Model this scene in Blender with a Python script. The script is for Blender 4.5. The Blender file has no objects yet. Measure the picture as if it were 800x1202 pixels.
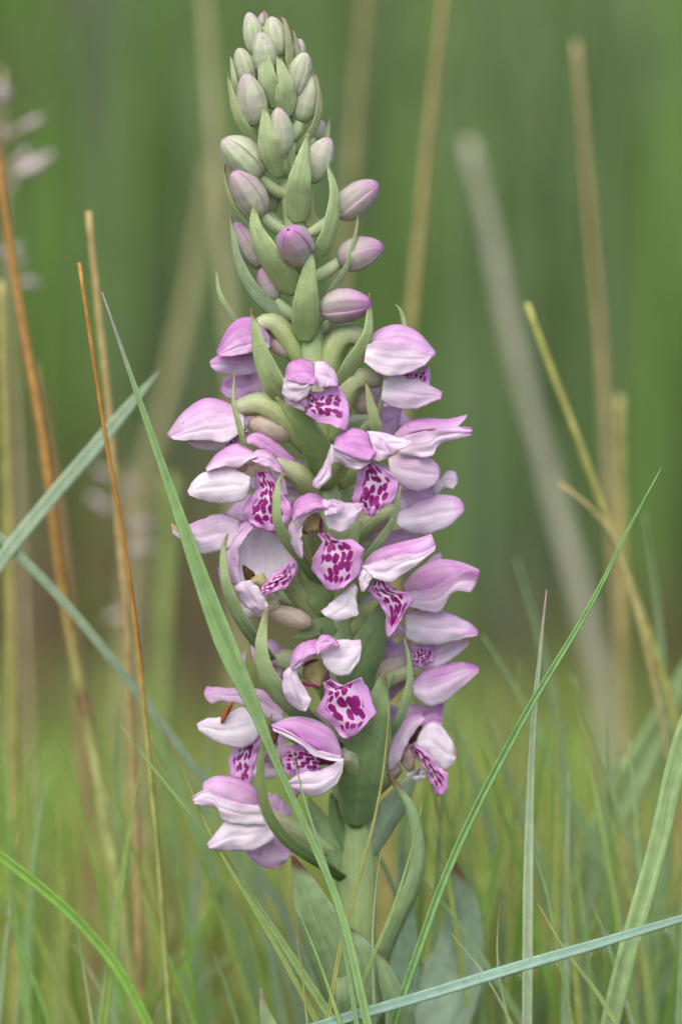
import bpy, math, random
import numpy as np
from mathutils import Vector
random.seed(7); rng = np.random.default_rng(7)
R = math.radians
sc = bpy.context.scene
C = sc.collection

# ------------------------------------------------------------------ camera, sky, sun, exposure
U = 0.00017                 # one photo pixel at the orchid, in metres
S = 0.80                    # camera to orchid
FPX = S / U
PITCH = R(5.0)
ZMID = 0.08 + 601 * U
fwd = np.array([0, math.cos(PITCH), -math.sin(PITCH)])
upv = np.array([0, math.sin(PITCH), math.cos(PITCH)])
rgt = np.array([1.0, 0, 0])
CAM = np.array([0, 0, ZMID]) - fwd * S
cd = bpy.data.cameras.new('camera'); cam = bpy.data.objects.new('camera', cd); C.objects.link(cam)
cam.location = CAM; cam.rotation_euler = (math.pi / 2 - PITCH, 0, 0)
cd.sensor_fit = 'VERTICAL'; cd.sensor_height = 36.0; cd.lens = 36.0 * S / (1202 * U)
cd.clip_start = 0.01; cd.clip_end = 400
cd.dof.use_dof = True; cd.dof.focus_distance = S - 70 * U; cd.dof.aperture_fstop = cd.lens / 23.0
sc.camera = cam
w = bpy.data.worlds.new('World'); sc.world = w; w.use_nodes = True
nt = w.node_tree; bg = nt.nodes['Background']
sky = nt.nodes.new('ShaderNodeTexSky'); sky.sky_type = 'NISHITA'; sky.sun_disc = False
sky.sun_elevation = R(58); sky.sun_rotation = R(200); sky.air_density = 1.0; sky.dust_density = 3.0; sky.ozone_density = 0.6
nt.links.new(sky.outputs[0], bg.inputs[0]); bg.inputs[1].default_value = 0.15
sd = bpy.data.lights.new('sun', 'SUN'); sun = bpy.data.objects.new('sun', sd); C.objects.link(sun)
sd.energy = 1.5; sd.angle = R(70); sd.color = (1.0, 0.95, 0.87)
az, el = R(200), R(58)
sdir = Vector((math.sin(az) * math.cos(el), math.cos(az) * math.cos(el), math.sin(el)))
sun.rotation_euler = sdir.to_track_quat('Z', 'Y').to_euler(); sun.location = (0, -1, 3)
sc.view_settings.view_transform = 'Standard'; sc.view_settings.look = 'None'
sc.view_settings.gamma = 1; sc.view_settings.use_curve_mapping = False
sc.view_settings.exposure = 1.0
sc.cycles.use_denoising = True
sc.cycles.max_bounces = 6; sc.cycles.transparent_max_bounces = 4

# ------------------------------------------------------------------ helpers
def W(P):
    """photo pixel (x, y) and depth d (pixels of the orchid plane, towards the camera) -> world point"""
    P = np.asarray(P, float).reshape(-1, 3)
    ray = fwd[None] + rgt[None] * ((P[:, 0] - 400) / FPX)[:, None] + upv[None] * ((601 - P[:, 1]) / FPX)[:, None]
    t = (-P[:, 2] * U - CAM[1]) / ray[:, 1]
    return CAM[None] + ray * t[:, None]

def crom(pts, n):
    """Catmull-Rom through pts, n samples evenly spaced along it"""
    p = np.asarray(pts, float)
    if len(p) == 2:
        t = np.linspace(0, 1, n)[:, None]; return p[0] * (1 - t) + p[1] * t
    q = np.vstack([2 * p[0] - p[1], p, 2 * p[-1] - p[-2]])
    out = []
    for i in range(len(p) - 1):
        t = np.linspace(0, 1, 14, endpoint=False)[:, None]
        a, b, c, d = q[i], q[i + 1], q[i + 2], q[i + 3]
        out.append(.5 * (2 * b + (c - a) * t + (2 * a - 5 * b + 4 * c - d) * t ** 2 + (3 * b - a - 3 * c + d) * t ** 3))
    out = np.vstack(out + [p[-1:]])
    L = np.r_[0, np.cumsum(np.linalg.norm(np.diff(out, axis=0), axis=1))]
    s = np.linspace(0, L[-1], n)
    return np.stack([np.interp(s, L, out[:, k]) for k in range(p.shape[1])], 1)

def smooth(x): x = np.clip(x, 0, 1); return x * x * (3 - 2 * x)

def wob(n, k=3, seed=None):
    """smooth 1-d noise, n samples, about -1..1"""
    r = np.random.default_rng(seed if seed is not None else rng.integers(1 << 30))
    x = np.linspace(0, 1, n); y = np.zeros(n)
    for i in range(k):
        y += r.uniform(-1, 1) * np.sin(2 * np.pi * ((i + 1) * .8 * x + r.uniform())) / (1 + .5 * i)
    return y

def wob2(nt_, ns_):
    t = np.linspace(0, 1, nt_)[:, None]; s = np.linspace(0, 1, ns_)[None]
    z = np.zeros((nt_, ns_))
    for i in range(5):
        a, b = rng.uniform(-2.2, 2.2, 2); z += np.sin(2 * np.pi * (a * t + b * s + rng.uniform())) * .3
    return z

def link(name, me, mat, parent=None):
    o = bpy.data.objects.new(name, me); C.objects.link(o)
    if mat and not me.materials: me.materials.append(mat)
    if parent: o.parent = parent
    return o

def mesh(name, V, F, col=None, uv=None, smooth_=True):
    me = bpy.data.meshes.new(name)
    me.from_pydata([tuple(v) for v in V], [], [tuple(int(i) for i in f) for f in F])
    if col is not None:
        a = me.color_attributes.new('Col', 'FLOAT_COLOR', 'POINT')
        c4 = np.ones((len(V), 4), np.float32); c4[:, :3] = col; a.data.foreach_set('color', c4.ravel())
    if uv is not None:
        l = me.uv_layers.new(name='UVMap'); vi = np.zeros(len(me.loops), np.int32)
        me.loops.foreach_get('vertex_index', vi); l.data.foreach_set('uv', np.asarray(uv, np.float32)[vi].ravel())
    if smooth_: me.polygons.foreach_set('use_smooth', [True] * len(me.polygons))
    me.update(); return me

def shell(G, th):
    """G (nt, ns, 3) world grid -> closed thin shell; returns V, F"""
    a, b, _ = G.shape
    du = np.gradient(G, axis=0); dv = np.gradient(G, axis=1)
    n = np.cross(du, dv); n /= (np.linalg.norm(n, axis=2, keepdims=True) + 1e-12)
    top = (G + n * th / 2).reshape(-1, 3); bot = (G - n * th / 2).reshape(-1, 3)
    V = np.vstack([top, bot]); N = a * b; F = []
    for i in range(a - 1):
        for j in range(b - 1):
            p = i * b + j
            F.append((p, p + b, p + b + 1, p + 1)); F.append((N + p, N + p + 1, N + p + b + 1, N + p + b))
    for i in range(a - 1):
        p = i * b; F.append((p, N + p, N + p + b, p + b))
        p = i * b + b - 1; F.append((p, p + b, N + p + b, N + p))
    for j in range(b - 1):
        p = j; F.append((p, p + 1, N + p + 1, N + p))
        p = (a - 1) * b + j; F.append((p, N + p, N + p + 1, p + 1))
    return V, F

# ------------------------------------------------------------------ materials
def newmat(name):
    m = bpy.data.materials.new(name); m.use_nodes = True
    n = m.node_tree; n.nodes.clear(); return m, n, n.nodes, n.links

def organic(name, trans=.3, rough=.5, vein=(2, 26), vein_amt=.12, blotch=.12, bump=.15, spec=.35, tcol=(1, 1, 1), fine=.07):
    m, n, N, L = newmat(name)
    out = N.new('ShaderNodeOutputMaterial'); mix = N.new('ShaderNodeMixShader'); pr = N.new('ShaderNodeBsdfPrincipled')
    tr = N.new('ShaderNodeBsdfTranslucent'); at = N.new('ShaderNodeVertexColor'); at.layer_name = 'Col'
    uv = N.new('ShaderNodeUVMap'); mp = N.new('ShaderNodeMapping'); mp.inputs['Scale'].default_value = (vein[0], vein[1], 1)
    oi = N.new('ShaderNodeObjectInfo'); ad = N.new('ShaderNodeVectorMath'); ad.operation = 'ADD'
    L.new(uv.outputs[0], mp.inputs[0]); L.new(mp.outputs[0], ad.inputs[0]); L.new(oi.outputs['Random'], ad.inputs[1])
    n1 = N.new('ShaderNodeTexNoise'); n1.inputs['Scale'].default_value = 1.0; n1.inputs['Detail'].default_value = 3
    L.new(ad.outputs[0], n1.inputs['Vector'])
    geo = N.new('ShaderNodeTexCoord'); n2 = N.new('ShaderNodeTexNoise'); n2.inputs['Scale'].default_value = 420; n2.inputs['Detail'].default_value = 4
    L.new(geo.outputs['Object'], n2.inputs['Vector'])
    def mr(src, lo, hi):
        r = N.new('ShaderNodeMapRange'); r.inputs[1].default_value = .3; r.inputs[2].default_value = .7
        r.inputs[3].default_value = lo; r.inputs[4].default_value = hi; L.new(src, r.inputs[0]); return r.outputs[0]
    mu = N.new('ShaderNodeMath'); mu.operation = 'MULTIPLY'
    L.new(mr(n1.outputs[0], 1 - vein_amt, 1 + vein_amt), mu.inputs[0]); L.new(mr(n2.outputs[0], 1 - blotch, 1 + blotch), mu.inputs[1])
    n4 = N.new('ShaderNodeTexNoise'); n4.inputs['Scale'].default_value = 1500; n4.inputs['Detail'].default_value = 1; L.new(geo.outputs['Object'], n4.inputs['Vector'])
    sp = N.new('ShaderNodeMapRange'); sp.inputs[1].default_value = .755; sp.inputs[2].default_value = .785; sp.inputs[3].default_value = 1; sp.inputs[4].default_value = .45
    L.new(n4.outputs[0], sp.inputs[0]); mu2 = N.new('ShaderNodeMath'); mu2.operation = 'MULTIPLY'; L.new(mu.outputs[0], mu2.inputs[0]); L.new(sp.outputs[0], mu2.inputs[1])
    n5 = N.new('ShaderNodeTexNoise'); n5.inputs['Scale'].default_value = 4200; n5.inputs['Detail'].default_value = 2; L.new(geo.outputs['Object'], n5.inputs['Vector'])
    mu3 = N.new('ShaderNodeMath'); mu3.operation = 'MULTIPLY'; L.new(mu2.outputs[0], mu3.inputs[0]); L.new(mr(n5.outputs[0], 1 - fine, 1 + fine), mu3.inputs[1]); mu = mu3
    hm = N.new('ShaderNodeMath'); hm.operation = 'MULTIPLY_ADD'; hm.inputs[1].default_value = .25; L.new(n5.outputs[0], hm.inputs[0]); L.new(n1.outputs[0], hm.inputs[2])
    vm = N.new('ShaderNodeVectorMath'); vm.operation = 'SCALE'; L.new(at.outputs[0], vm.inputs[0]); L.new(mu.outputs[0], vm.inputs['Scale'])
    bp = N.new('ShaderNodeBump'); bp.inputs['Strength'].default_value = bump; bp.inputs['Distance'].default_value = .0006
    L.new(hm.outputs[0], bp.inputs['Height'])
    L.new(vm.outputs[0], pr.inputs['Base Color']); pr.inputs['Roughness'].default_value = rough
    pr.inputs['Specular IOR Level'].default_value = spec; L.new(bp.outputs[0], pr.inputs['Normal'])
    tm = N.new('ShaderNodeVectorMath'); tm.operation = 'MULTIPLY'; tm.inputs[1].default_value = tcol
    L.new(vm.outputs[0], tm.inputs[0]); L.new(tm.outputs[0], tr.inputs[0])
    mix.inputs[0].default_value = trans; L.new(pr.outputs[0], mix.inputs[1]); L.new(tr.outputs[0], mix.inputs[2])
    L.new(mix.outputs[0], out.inputs[0]); return m

M_PETAL = organic('petal_tissue', .50, .55, (1.6, 34), .08, .07, .2, .3)
M_BRACT = organic('bract_tissue', .34, .55, (1.5, 34), .12, .12, .2, .3)
M_LEAF = organic('leaf_tissue', .25, .5, (1.2, 40), .13, .15, .2, .35)
M_GRASS = organic('grass_tissue', .25, .5, (3, 9), .16, .12, .15, .35)
M_DRY = organic('dry_stalk', .1, .6, (6, 7), .2, .2, .2, .25)
M_STEM = organic('stem_tissue', .22, .5, (3, 30), .10, .1, .2, .35)
M_FUZZ = organic('pale_fuzz', .3, .8, (1, 1), .05, .05, .0, .1)

def lip_material():
    m, n, N, L = newmat('spotted_lip_tissue')
    out = N.new('ShaderNodeOutputMaterial'); mix = N.new('ShaderNodeMixShader'); pr = N.new('ShaderNodeBsdfPrincipled')
    tr = N.new('ShaderNodeBsdfTranslucent')
    uv = N.new('ShaderNodeUVMap'); oi = N.new('ShaderNodeObjectInfo')
    def math_(op, a, b=None, c=None):
        x = N.new('ShaderNodeMath'); x.operation = op
        for k, v in enumerate((a, b, c)):
            if v is None: continue
            if isinstance(v, (int, float)): x.inputs[k].default_value = v
            else: L.new(v, x.inputs[k])
        return x.outputs[0]
    def rng_(src, a, b, lo=0., hi=1.):
        r = N.new('ShaderNodeMapRange'); r.interpolation_type = 'SMOOTHSTEP'
        for k, v in zip((1, 2, 3, 4), (a, b, lo, hi)): r.inputs[k].default_value = v
        L.new(src, r.inputs[0]); return r.outputs[0]
    se = N.new('ShaderNodeSeparateXYZ'); L.new(uv.outputs[0], se.inputs[0])
    u, v = se.outputs[0], se.outputs[1]
    rnd = math_('MULTIPLY', oi.outputs['Random'], 37.0)
    cb = N.new('ShaderNodeCombineXYZ')
    L.new(math_('MULTIPLY_ADD', u, 6.6, rnd), cb.inputs[0]); L.new(math_('MULTIPLY', v, 7.0), cb.inputs[1]); L.new(rnd, cb.inputs[2])
    nz = N.new('ShaderNodeTexNoise'); nz.inputs['Scale'].default_value = 1.3; nz.inputs['Detail'].default_value = 2; L.new(cb.outputs[0], nz.inputs['Vector'])
    dm = N.new('ShaderNodeVectorMath'); dm.operation = 'MULTIPLY_ADD'; L.new(nz.outputs['Color'], dm.inputs[0])
    dm.inputs[1].default_value = (.55, .3, 0); L.new(cb.outputs[0], dm.inputs[2])
    vo = N.new('ShaderNodeTexVoronoi'); vo.voronoi_dimensions = '2D'; vo.inputs['Scale'].default_value = 1.0; vo.inputs['Randomness'].default_value = .6
    L.new(dm.outputs[0], vo.inputs['Vector'])
    n3 = N.new('ShaderNodeTexNoise'); n3.inputs['Scale'].default_value = .8; L.new(cb.outputs[0], n3.inputs['Vector'])
    thr = rng_(n3.outputs[0], .32, .66, .38, .55)
    spot = rng_(math_('SUBTRACT', thr, vo.outputs['Distance']), -.02, .05)
    av = math_('ABSOLUTE', math_('SUBTRACT', v, .5))
    wv = math_('MULTIPLY_ADD', nz.outputs[0], .10, av)
    msk = math_('MULTIPLY', rng_(wv, .34, .39, 1., 0.), rng_(u, .84, .90, 1., 0.))
    spot = math_('MULTIPLY', spot, msk)
    base = N.new('ShaderNodeMix'); base.data_type = 'RGBA'
    base.inputs[6].default_value = (.70, .52, .67, 1); base.inputs[7].default_value = (.60, .30, .58, 1)
    ef = math_('MAXIMUM', rng_(av, .14, .36), rng_(u, .5, .95)); L.new(ef, base.inputs[0])
    ca = N.new('ShaderNodeMix'); ca.data_type = 'RGBA'; L.new(base.outputs[2], ca.inputs[6]); ca.inputs[7].default_value = (.25, .008, .16, 1)
    L.new(spot, ca.inputs[0])
    tc = N.new('ShaderNodeTexCoord'); n5 = N.new('ShaderNodeTexNoise'); n5.inputs['Scale'].default_value = 900; L.new(tc.outputs['Object'], n5.inputs['Vector'])
    bp = N.new('ShaderNodeBump'); bp.inputs['Strength'].default_value = .15; bp.inputs['Distance'].default_value = .0004; L.new(n5.outputs[0], bp.inputs['Height'])
    L.new(ca.outputs[2], pr.inputs['Base Color']); L.new(ca.outputs[2], tr.inputs[0]); L.new(bp.outputs[0], pr.inputs['Normal'])
    pr.inputs['Roughness'].default_value = .5; pr.inputs['Specular IOR Level'].default_value = .3
    mix.inputs[0].default_value = .25; L.new(pr.outputs[0], mix.inputs[1]); L.new(tr.outputs[0], mix.inputs[2]); L.new(mix.outputs[0], out.inputs[0])
    return m
M_LIP = lip_material()

def ground_material():
    m, n, N, L = newmat('meadow_soil')
    out = N.new('ShaderNodeOutputMaterial'); pr = N.new('ShaderNodeBsdfPrincipled'); tc = N.new('ShaderNodeTexCoord')
    a = N.new('ShaderNodeTexNoise'); a.inputs['Scale'].default_value = 6; a.inputs['Detail'].default_value = 8; L.new(tc.outputs['Object'], a.inputs['Vector'])
    r = N.new('ShaderNodeValToRGB'); r.color_ramp.elements[0].color = (.035, .028, .015, 1); r.color_ramp.elements[1].color = (.10, .11, .035, 1)
    r.color_ramp.elements[0].position = .35; r.color_ramp.elements[1].position = .68
    L.new(a.outputs[0], r.inputs[0]); L.new(r.outputs[0], pr.inputs['Base Color']); pr.inputs['Roughness'].default_value = .95
    bp = N.new('ShaderNodeBump'); bp.inputs['Distance'].default_value = .01; L.new(a.outputs[0], bp.inputs['Height']); L.new(bp.outputs[0], pr.inputs['Normal'])
    L.new(pr.outputs[0], out.inputs[0]); return m
M_SOIL = ground_material()

# ------------------------------------------------------------------ ground
n = 60
xs = np.sign(np.linspace(-1, 1, n)) * np.abs(np.linspace(-1, 1, n)) ** 3 * 150
V = [(x, y, -0.003 + (0.006 * math.sin(x * 9 + 1) * math.sin(y * 7) - .006)) for y in xs for x in xs]
F = [(j * n + i, j * n + i + 1, (j + 1) * n + i + 1, (j + 1) * n + i) for j in range(n - 1) for i in range(n - 1)]
g = link('ground', mesh('ground', V, F), M_SOIL); g['kind'] = 'structure'

# ------------------------------------------------------------------ the orchid
orchid = bpy.data.objects.new('orchid', None); C.objects.link(orchid)
orchid['label'] = 'tall pink and white orchid spike with spotted purple lips and green buds on top'
orchid['category'] = 'orchid'
base_w = W([(412, 1660, 0)])[0]
orchid.location = (float(base_w[0]), 0, 0); orchid.empty_display_size = .01
ORG = np.array([base_w[0], 0, 0])

def put(name, V, F, mat, parent, col=None, uv=None):
    return link(name, mesh(name, np.asarray(V) - ORG, F, col, uv), mat, parent)

WHITE = np.array([.84, .78, .82]); PINK = np.array([.60, .24, .57]); PALEG = np.array([.50, .58, .36])

def petal_tint(f, extra=None):
    f = np.clip(f, 0, 1)[..., None]
    return WHITE * (1 - f) + PINK * f

def patch(name, A, B, dA, dB, dome=6, f=(.4, .2), D=0, k=None, tip=.25, bulge=0, teeth=0, ruf=1.0, mat=None, parent=None,
          tipcol=None, nt_=32, ns_=19, th=.00014):
    """a petal between two edge lines of photo points; k: half width in depth of a folded hood (both halves built)"""
    rs = (lambda P_, n_: crom(np.vstack([crom(np.array(P_[i:i + 2], float), 5)[:-1] for i in range(len(P_) - 1)] + [np.array(P_[-1:], float)]), n_)) if teeth else crom
    a = rs(A, nt_); b = rs(B, nt_); dome = dome * .62
    sd_ = b - a; sd_ = sd_ / (np.linalg.norm(sd_, axis=1, keepdims=True) + 1e-6)
    wmask = np.clip(np.linalg.norm(b - a, axis=1) / 14, .2, 1)[:, None]
    b = b + sd_ * wmask * (.9 * wob(nt_, 9) + .35 * rng.uniform(-1, 1, nt_))[:, None]
    if k is None: a = a - sd_ * wmask * (.7 * wob(nt_, 9) + .3 * rng.uniform(-1, 1, nt_))[:, None]
    t = np.linspace(0, 1, nt_)[:, None]
    if k is None:
        v = np.linspace(0, 1, ns_)[None]
        xy = a[:, None] * (1 - v[..., None]) + b[:, None] * v[..., None]
        d = (dA * (1 - v) + dB * v) - 1.6 * np.exp(-((v - .5) / .07) ** 2) * np.sin(np.pi * t) + dome * (4 * v * (1 - v)) ** .8 * np.sin(np.pi * np.clip(t * .86 + .12, 0, 1)) ** .7
        fv = v; av = np.abs(2 * v - 1)
    else:
        ns_ = 2 * ns_ - 1; ph = np.linspace(-1, 1, ns_)[None]; q = 1 - np.cos(np.abs(ph) * np.pi / 2)
        xy = a[:, None] * (1 - q[..., None]) + b[:, None] * q[..., None]
        prof = np.sin(np.pi * np.clip(.12 + t * .80, 0, 1)) ** .6
        d = np.sin(ph * np.pi / 2) * k * prof + dA
        fv = np.abs(ph) + 0 * t; av = np.abs(ph); v = (ph + 1) / 2
    fv = fv + 0 * t; d = d + 0 * t
    if bulge:
        T = (a[-1] + b[-1] - a[-4] - b[-4]); T = T / (np.linalg.norm(T) + 1e-9)
        amt = bulge * (1 - (2 * v - 1) ** 2) * smooth((t - .5) / .5)
        xy = xy + T[None, None] * amt[..., None]
    if teeth:
        T = (a[-1] + b[-1] - a[-4] - b[-4]); T = T / (np.linalg.norm(T) + 1e-9)
        tn = rng.uniform(-1, 1, (1, ns_)) * teeth * (t > .97)
        xy = xy + T[None, None] * tn[..., None]
        side = (b - a); side = side / (np.linalg.norm(side, axis=1, keepdims=True) + 1e-9)
        sn = rng.uniform(-1, 1, (nt_, 2)) * teeth * .7 * (t > .35)
        xy[:, 0] += side * sn[:, :1]; xy[:, -1] += side * sn[:, 1:]
    d = d + wob2(nt_, ns_) * 1.3 * ruf + (wob(nt_, 5)[:, None] * np.clip(2 * v - 1, 0, 1) ** 2 + wob(nt_, 5)[:, None] * np.clip(1 - 2 * v, 0, 1) ** 2) * 2.2 * ruf
    d = d + .32 * np.sin(2 * np.pi * v * 7 + 3 * wob(nt_, 3)[:, None] + rng.uniform(0, 6)) * np.sin(np.pi * t)
    P = np.concatenate([xy, (d + D)[..., None]], 2)
    G = W(P.reshape(-1, 3)).reshape(nt_, ns_, 3)
    V, Fc = shell(G, th)
    fld = f[0] * (1 - fv) + f[1] * fv + tip * smooth((t - .72) / .28) + .10 * wob2(nt_, ns_) - .15 * (1 - smooth(t / .3)) + .16 * av ** 6 + .09 * wob(ns_, 12)[None] * (.4 + t) + .20 * np.clip(np.cos(2 * np.pi * (v - .5) * 4.2 + .5 * wob(nt_, 3)[:, None]), 0, 1) ** 7 * np.sin(np.pi * np.clip(t, 0, 1)) * (.4 + f[0])
    col = petal_tint(fld)
    if tipcol is not None:
        q = (smooth((t - .80) / .15) * smooth(1.3 - v * 1.6) + 0 * v)[..., None]; col = col * (1 - q) + np.array(tipcol) * q
    col = np.vstack([col.reshape(-1, 3)] * 2)
    uv = np.stack([t + 0 * v, v + 0 * t], 2).reshape(-1, 2); uv = np.vstack([uv, uv])
    return put(name, V, Fc, mat or M_PETAL, parent, col, uv)

PROF = {
    'lance': ([0, .08, .3, .55, .8, .93, 1], [.35, .85, 1, .80, .42, .20, .07]),
    'leaf': ([0, .03, .08, .16, .35, .6, .82, .94, 1], [.12, .42, .64, .82, 1, .92, .5, .2, .03]),
    'strap': ([0, .2, .5, .8, .95, 1], [.8, 1, .95, .62, .28, .10]),
}
def leafy(name, pts, wd, n=(0, .2, 1), cup=24, prof='lance', c0=(.30, .42, .17), c1=(.34, .45, .17), D=0, brown=.5, mat=None, parent=None,
          nt_=30, ns_=13, edge=.35, th=.0003, twist=0):
    """bract or leaf; pts = (x, y, d) base -> tip in photo pixels, wd = full width in pixels"""
    p = np.asarray(pts, float).copy(); p[:, 2] += D
    p = crom(p, nt_); p[:, 1] *= -1
    T = np.gradient(p, axis=0); T /= np.linalg.norm(T, axis=1, keepdims=True)
    N0 = np.asarray(n, float); N0 = N0[None] + 0 * T
    if twist:
        ang = np.linspace(0, R(twist), nt_)
        N0 = np.stack([N0[:, 0] * np.cos(ang) + N0[:, 2] * np.sin(ang), N0[:, 1], -N0[:, 0] * np.sin(ang) + N0[:, 2] * np.cos(ang)], 1)
    Nn = N0 - (N0 * T).sum(1, keepdims=True) * T; Nn /= np.linalg.norm(Nn, axis=1, keepdims=True) + 1e-9
    B = np.cross(T, Nn)
    t = np.linspace(0, 1, nt_); tt, hh = PROF[prof]
    xx = np.linspace(0, 1, 200); hs = np.interp(xx, tt, hh)
    ker = np.ones(9) / 9; hs = np.convolve(np.pad(hs, 4, 'edge'), ker, 'valid')
    h = np.interp(t, xx, hs) * wd / 2
    s = np.linspace(-1, 1, ns_)[None]
    a = max(R(abs(cup)), .02) * np.sign(cup if cup else 1); Rr = h[:, None] / abs(a)
    lat = Rr * np.sin(abs(a) * s); dep = Rr * (1 - np.cos(abs(a) * s)) * np.sign(a)
    hw = 1 + .04 * wob(nt_, 6)[:, None] * (s > 0) + .04 * wob(nt_, 6)[:, None] * (s < 0)
    rip = (wob(nt_, 6)[:, None] * np.clip(s, 0, 1) ** 2 + wob(nt_, 6)[:, None] * np.clip(-s, 0, 1) ** 2) * .14 * h[:, None]
    P = p[:, None] + B[:, None] * (lat * hw)[..., None] - Nn[:, None] * (dep + rip + .06 * h[:, None] * np.exp(-(s / .12) ** 2))[..., None]
    P = P.copy(); P[..., 1] *= -1
    G = W(P.reshape(-1, 3)).reshape(nt_, ns_, 3)
    V, Fc = shell(G, th)
    tcol = t[:, None]
    c = np.array(c0) * (1 - tcol[..., None]) + np.array(c1) * tcol[..., None] + 0 * s[..., None]
    e = (smooth((np.abs(s) - .78) / .2) * (edge + .15) + 0 * tcol)[..., None]; c = c * (1 - e) + np.array([.50, .50, .27]) * e
    md = (np.exp(-(s / .1) ** 2) * .18 + 0 * tcol)[..., None]; c = c * (1 - md) + np.array([.42, .52, .25]) * md
    if brown:
        b = (np.clip(smooth((tcol - .90 + .04 * s) / .06) * min(1, brown * rng.uniform(1.0, 2.0)) + .5 * brown * smooth((np.abs(s) - .85) / .1) * smooth((tcol - .72) / .15), 0, 1) + 0 * s)[..., None]; c = c * (1 - b) + np.array([.15, .055, .028]) * b
    c = c * (1 + .08 * wob2(nt_, ns_))[..., None]
    col = np.vstack([c.reshape(-1, 3)] * 2)
    uv = np.stack([tcol + 0 * s, (s + 1) / 2 + 0 * tcol], 2).reshape(-1, 2)
    return put(name, V, Fc, mat or M_BRACT, parent, col, np.vstack([uv, uv]))

def tube_vf(pts_world, rad, seg=12, rib=0, ribn=6):
    p = np.asarray(pts_world); k = len(p); T = np.gradient(p, axis=0); T /= np.linalg.norm(T, axis=1, keepdims=True)
    ref = np.array([0.13, 1.0, 0.07]) if abs(T[k // 2][1]) < .8 else np.array([1., 0, .1])
    A = np.cross(T, ref); A /= np.linalg.norm(A, axis=1, keepdims=True); Bv = np.cross(T, A)
    th = np.linspace(0, 2 * np.pi, seg, endpoint=False)
    rr = np.asarray(rad)[:, None] * (1 + rib * np.cos(ribn * th))[None]
    V = p[:, None] + A[:, None] * (rr * np.cos(th))[..., None] + Bv[:, None] * (rr * np.sin(th))[..., None]
    V = V.reshape(-1, 3); F = []
    for i in range(k - 1):
        for j in range(seg):
            a, b = i * seg + j, i * seg + (j + 1) % seg
            F.append((a, b, b + seg, a + seg))
    V = np.vstack([V, p[:1], p[-1:]]); c0, c1 = k * seg, k * seg + 1
    for j in range(seg):
        F.append((c0, (j + 1) % seg, j)); F.append((c1, (k - 1) * seg + j, (k - 1) * seg + (j + 1) % seg))
    uv = np.stack([np.repeat(np.linspace(0, 1, k), seg), np.tile(np.linspace(0, 1, seg), k)], 1)
    uv = np.vstack([uv, [[0, .5], [1, .5]]])
    return V, F, uv

def blob_vf(c, r, seg=12, rings=8, rot=0, lump=.08):
    """lumpy ellipsoid in photo space: c=(x,y,d), r=(rx,ry,rz), rot in degrees in the picture plane"""
    V = []; F = []
    ph = rng.uniform(0, 6, 4)
    for i in range(rings + 1):
        for j in range(seg):
            a = math.pi * i / rings; b = 2 * math.pi * j / seg
            x, y, z = math.sin(a) * math.cos(b), math.cos(a), math.sin(a) * math.sin(b)
            q = 1 + lump * (math.sin(3 * x + ph[0]) + math.sin(4 * y + ph[1]) * math.cos(3 * z + ph[2]))
            x, y, z = x * r[0] * q, y * r[1] * q, z * r[2] * q
            cr, sr = math.cos(R(rot)), math.sin(R(rot))
            V.append((c[0] + x * cr - y * sr, c[1] + x * sr + y * cr, c[2] + z))
    for i in range(rings):
        for j in range(seg):
            a, b = i * seg + j, i * seg + (j + 1) % seg
            F.append((a, a + seg, b + seg, b))
    return W(V), F

# stem
axis_px = [(412, 1660), (412, 1400), (414, 1200), (418, 1020), (408, 880), (396, 760), (386, 640), (376, 520), (366, 420), (354, 320), (342, 220), (332, 130), (324, 60), (321, 30)]
rad_px = [22, 24, 25, 23, 22, 21, 20, 19, 18, 16, 14, 11, 8, 5]
ax = crom([(x, y, 0) for x, y in axis_px], 70); rr = np.interp(ax[:, 1][::-1], [p[1] for p in axis_px][::-1], rad_px[::-1])[::-1]
V, F, uv = tube_vf(W(ax), rr * U, 20, .035, 7)
tcol = np.repeat(np.linspace(0, 1, 70), 20)[:, None]
col = np.array([.27, .37, .11]) * (1 - tcol) + np.array([.46, .57, .30]) * tcol
col = np.vstack([col, col[:1], col[-1:]])
put('stem', V, F, M_STEM, orchid, col, uv)
def stem_x(y): return float(np.interp(y, [p[1] for p in axis_px][::-1], [p[0] for p in axis_px][::-1]))

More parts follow.
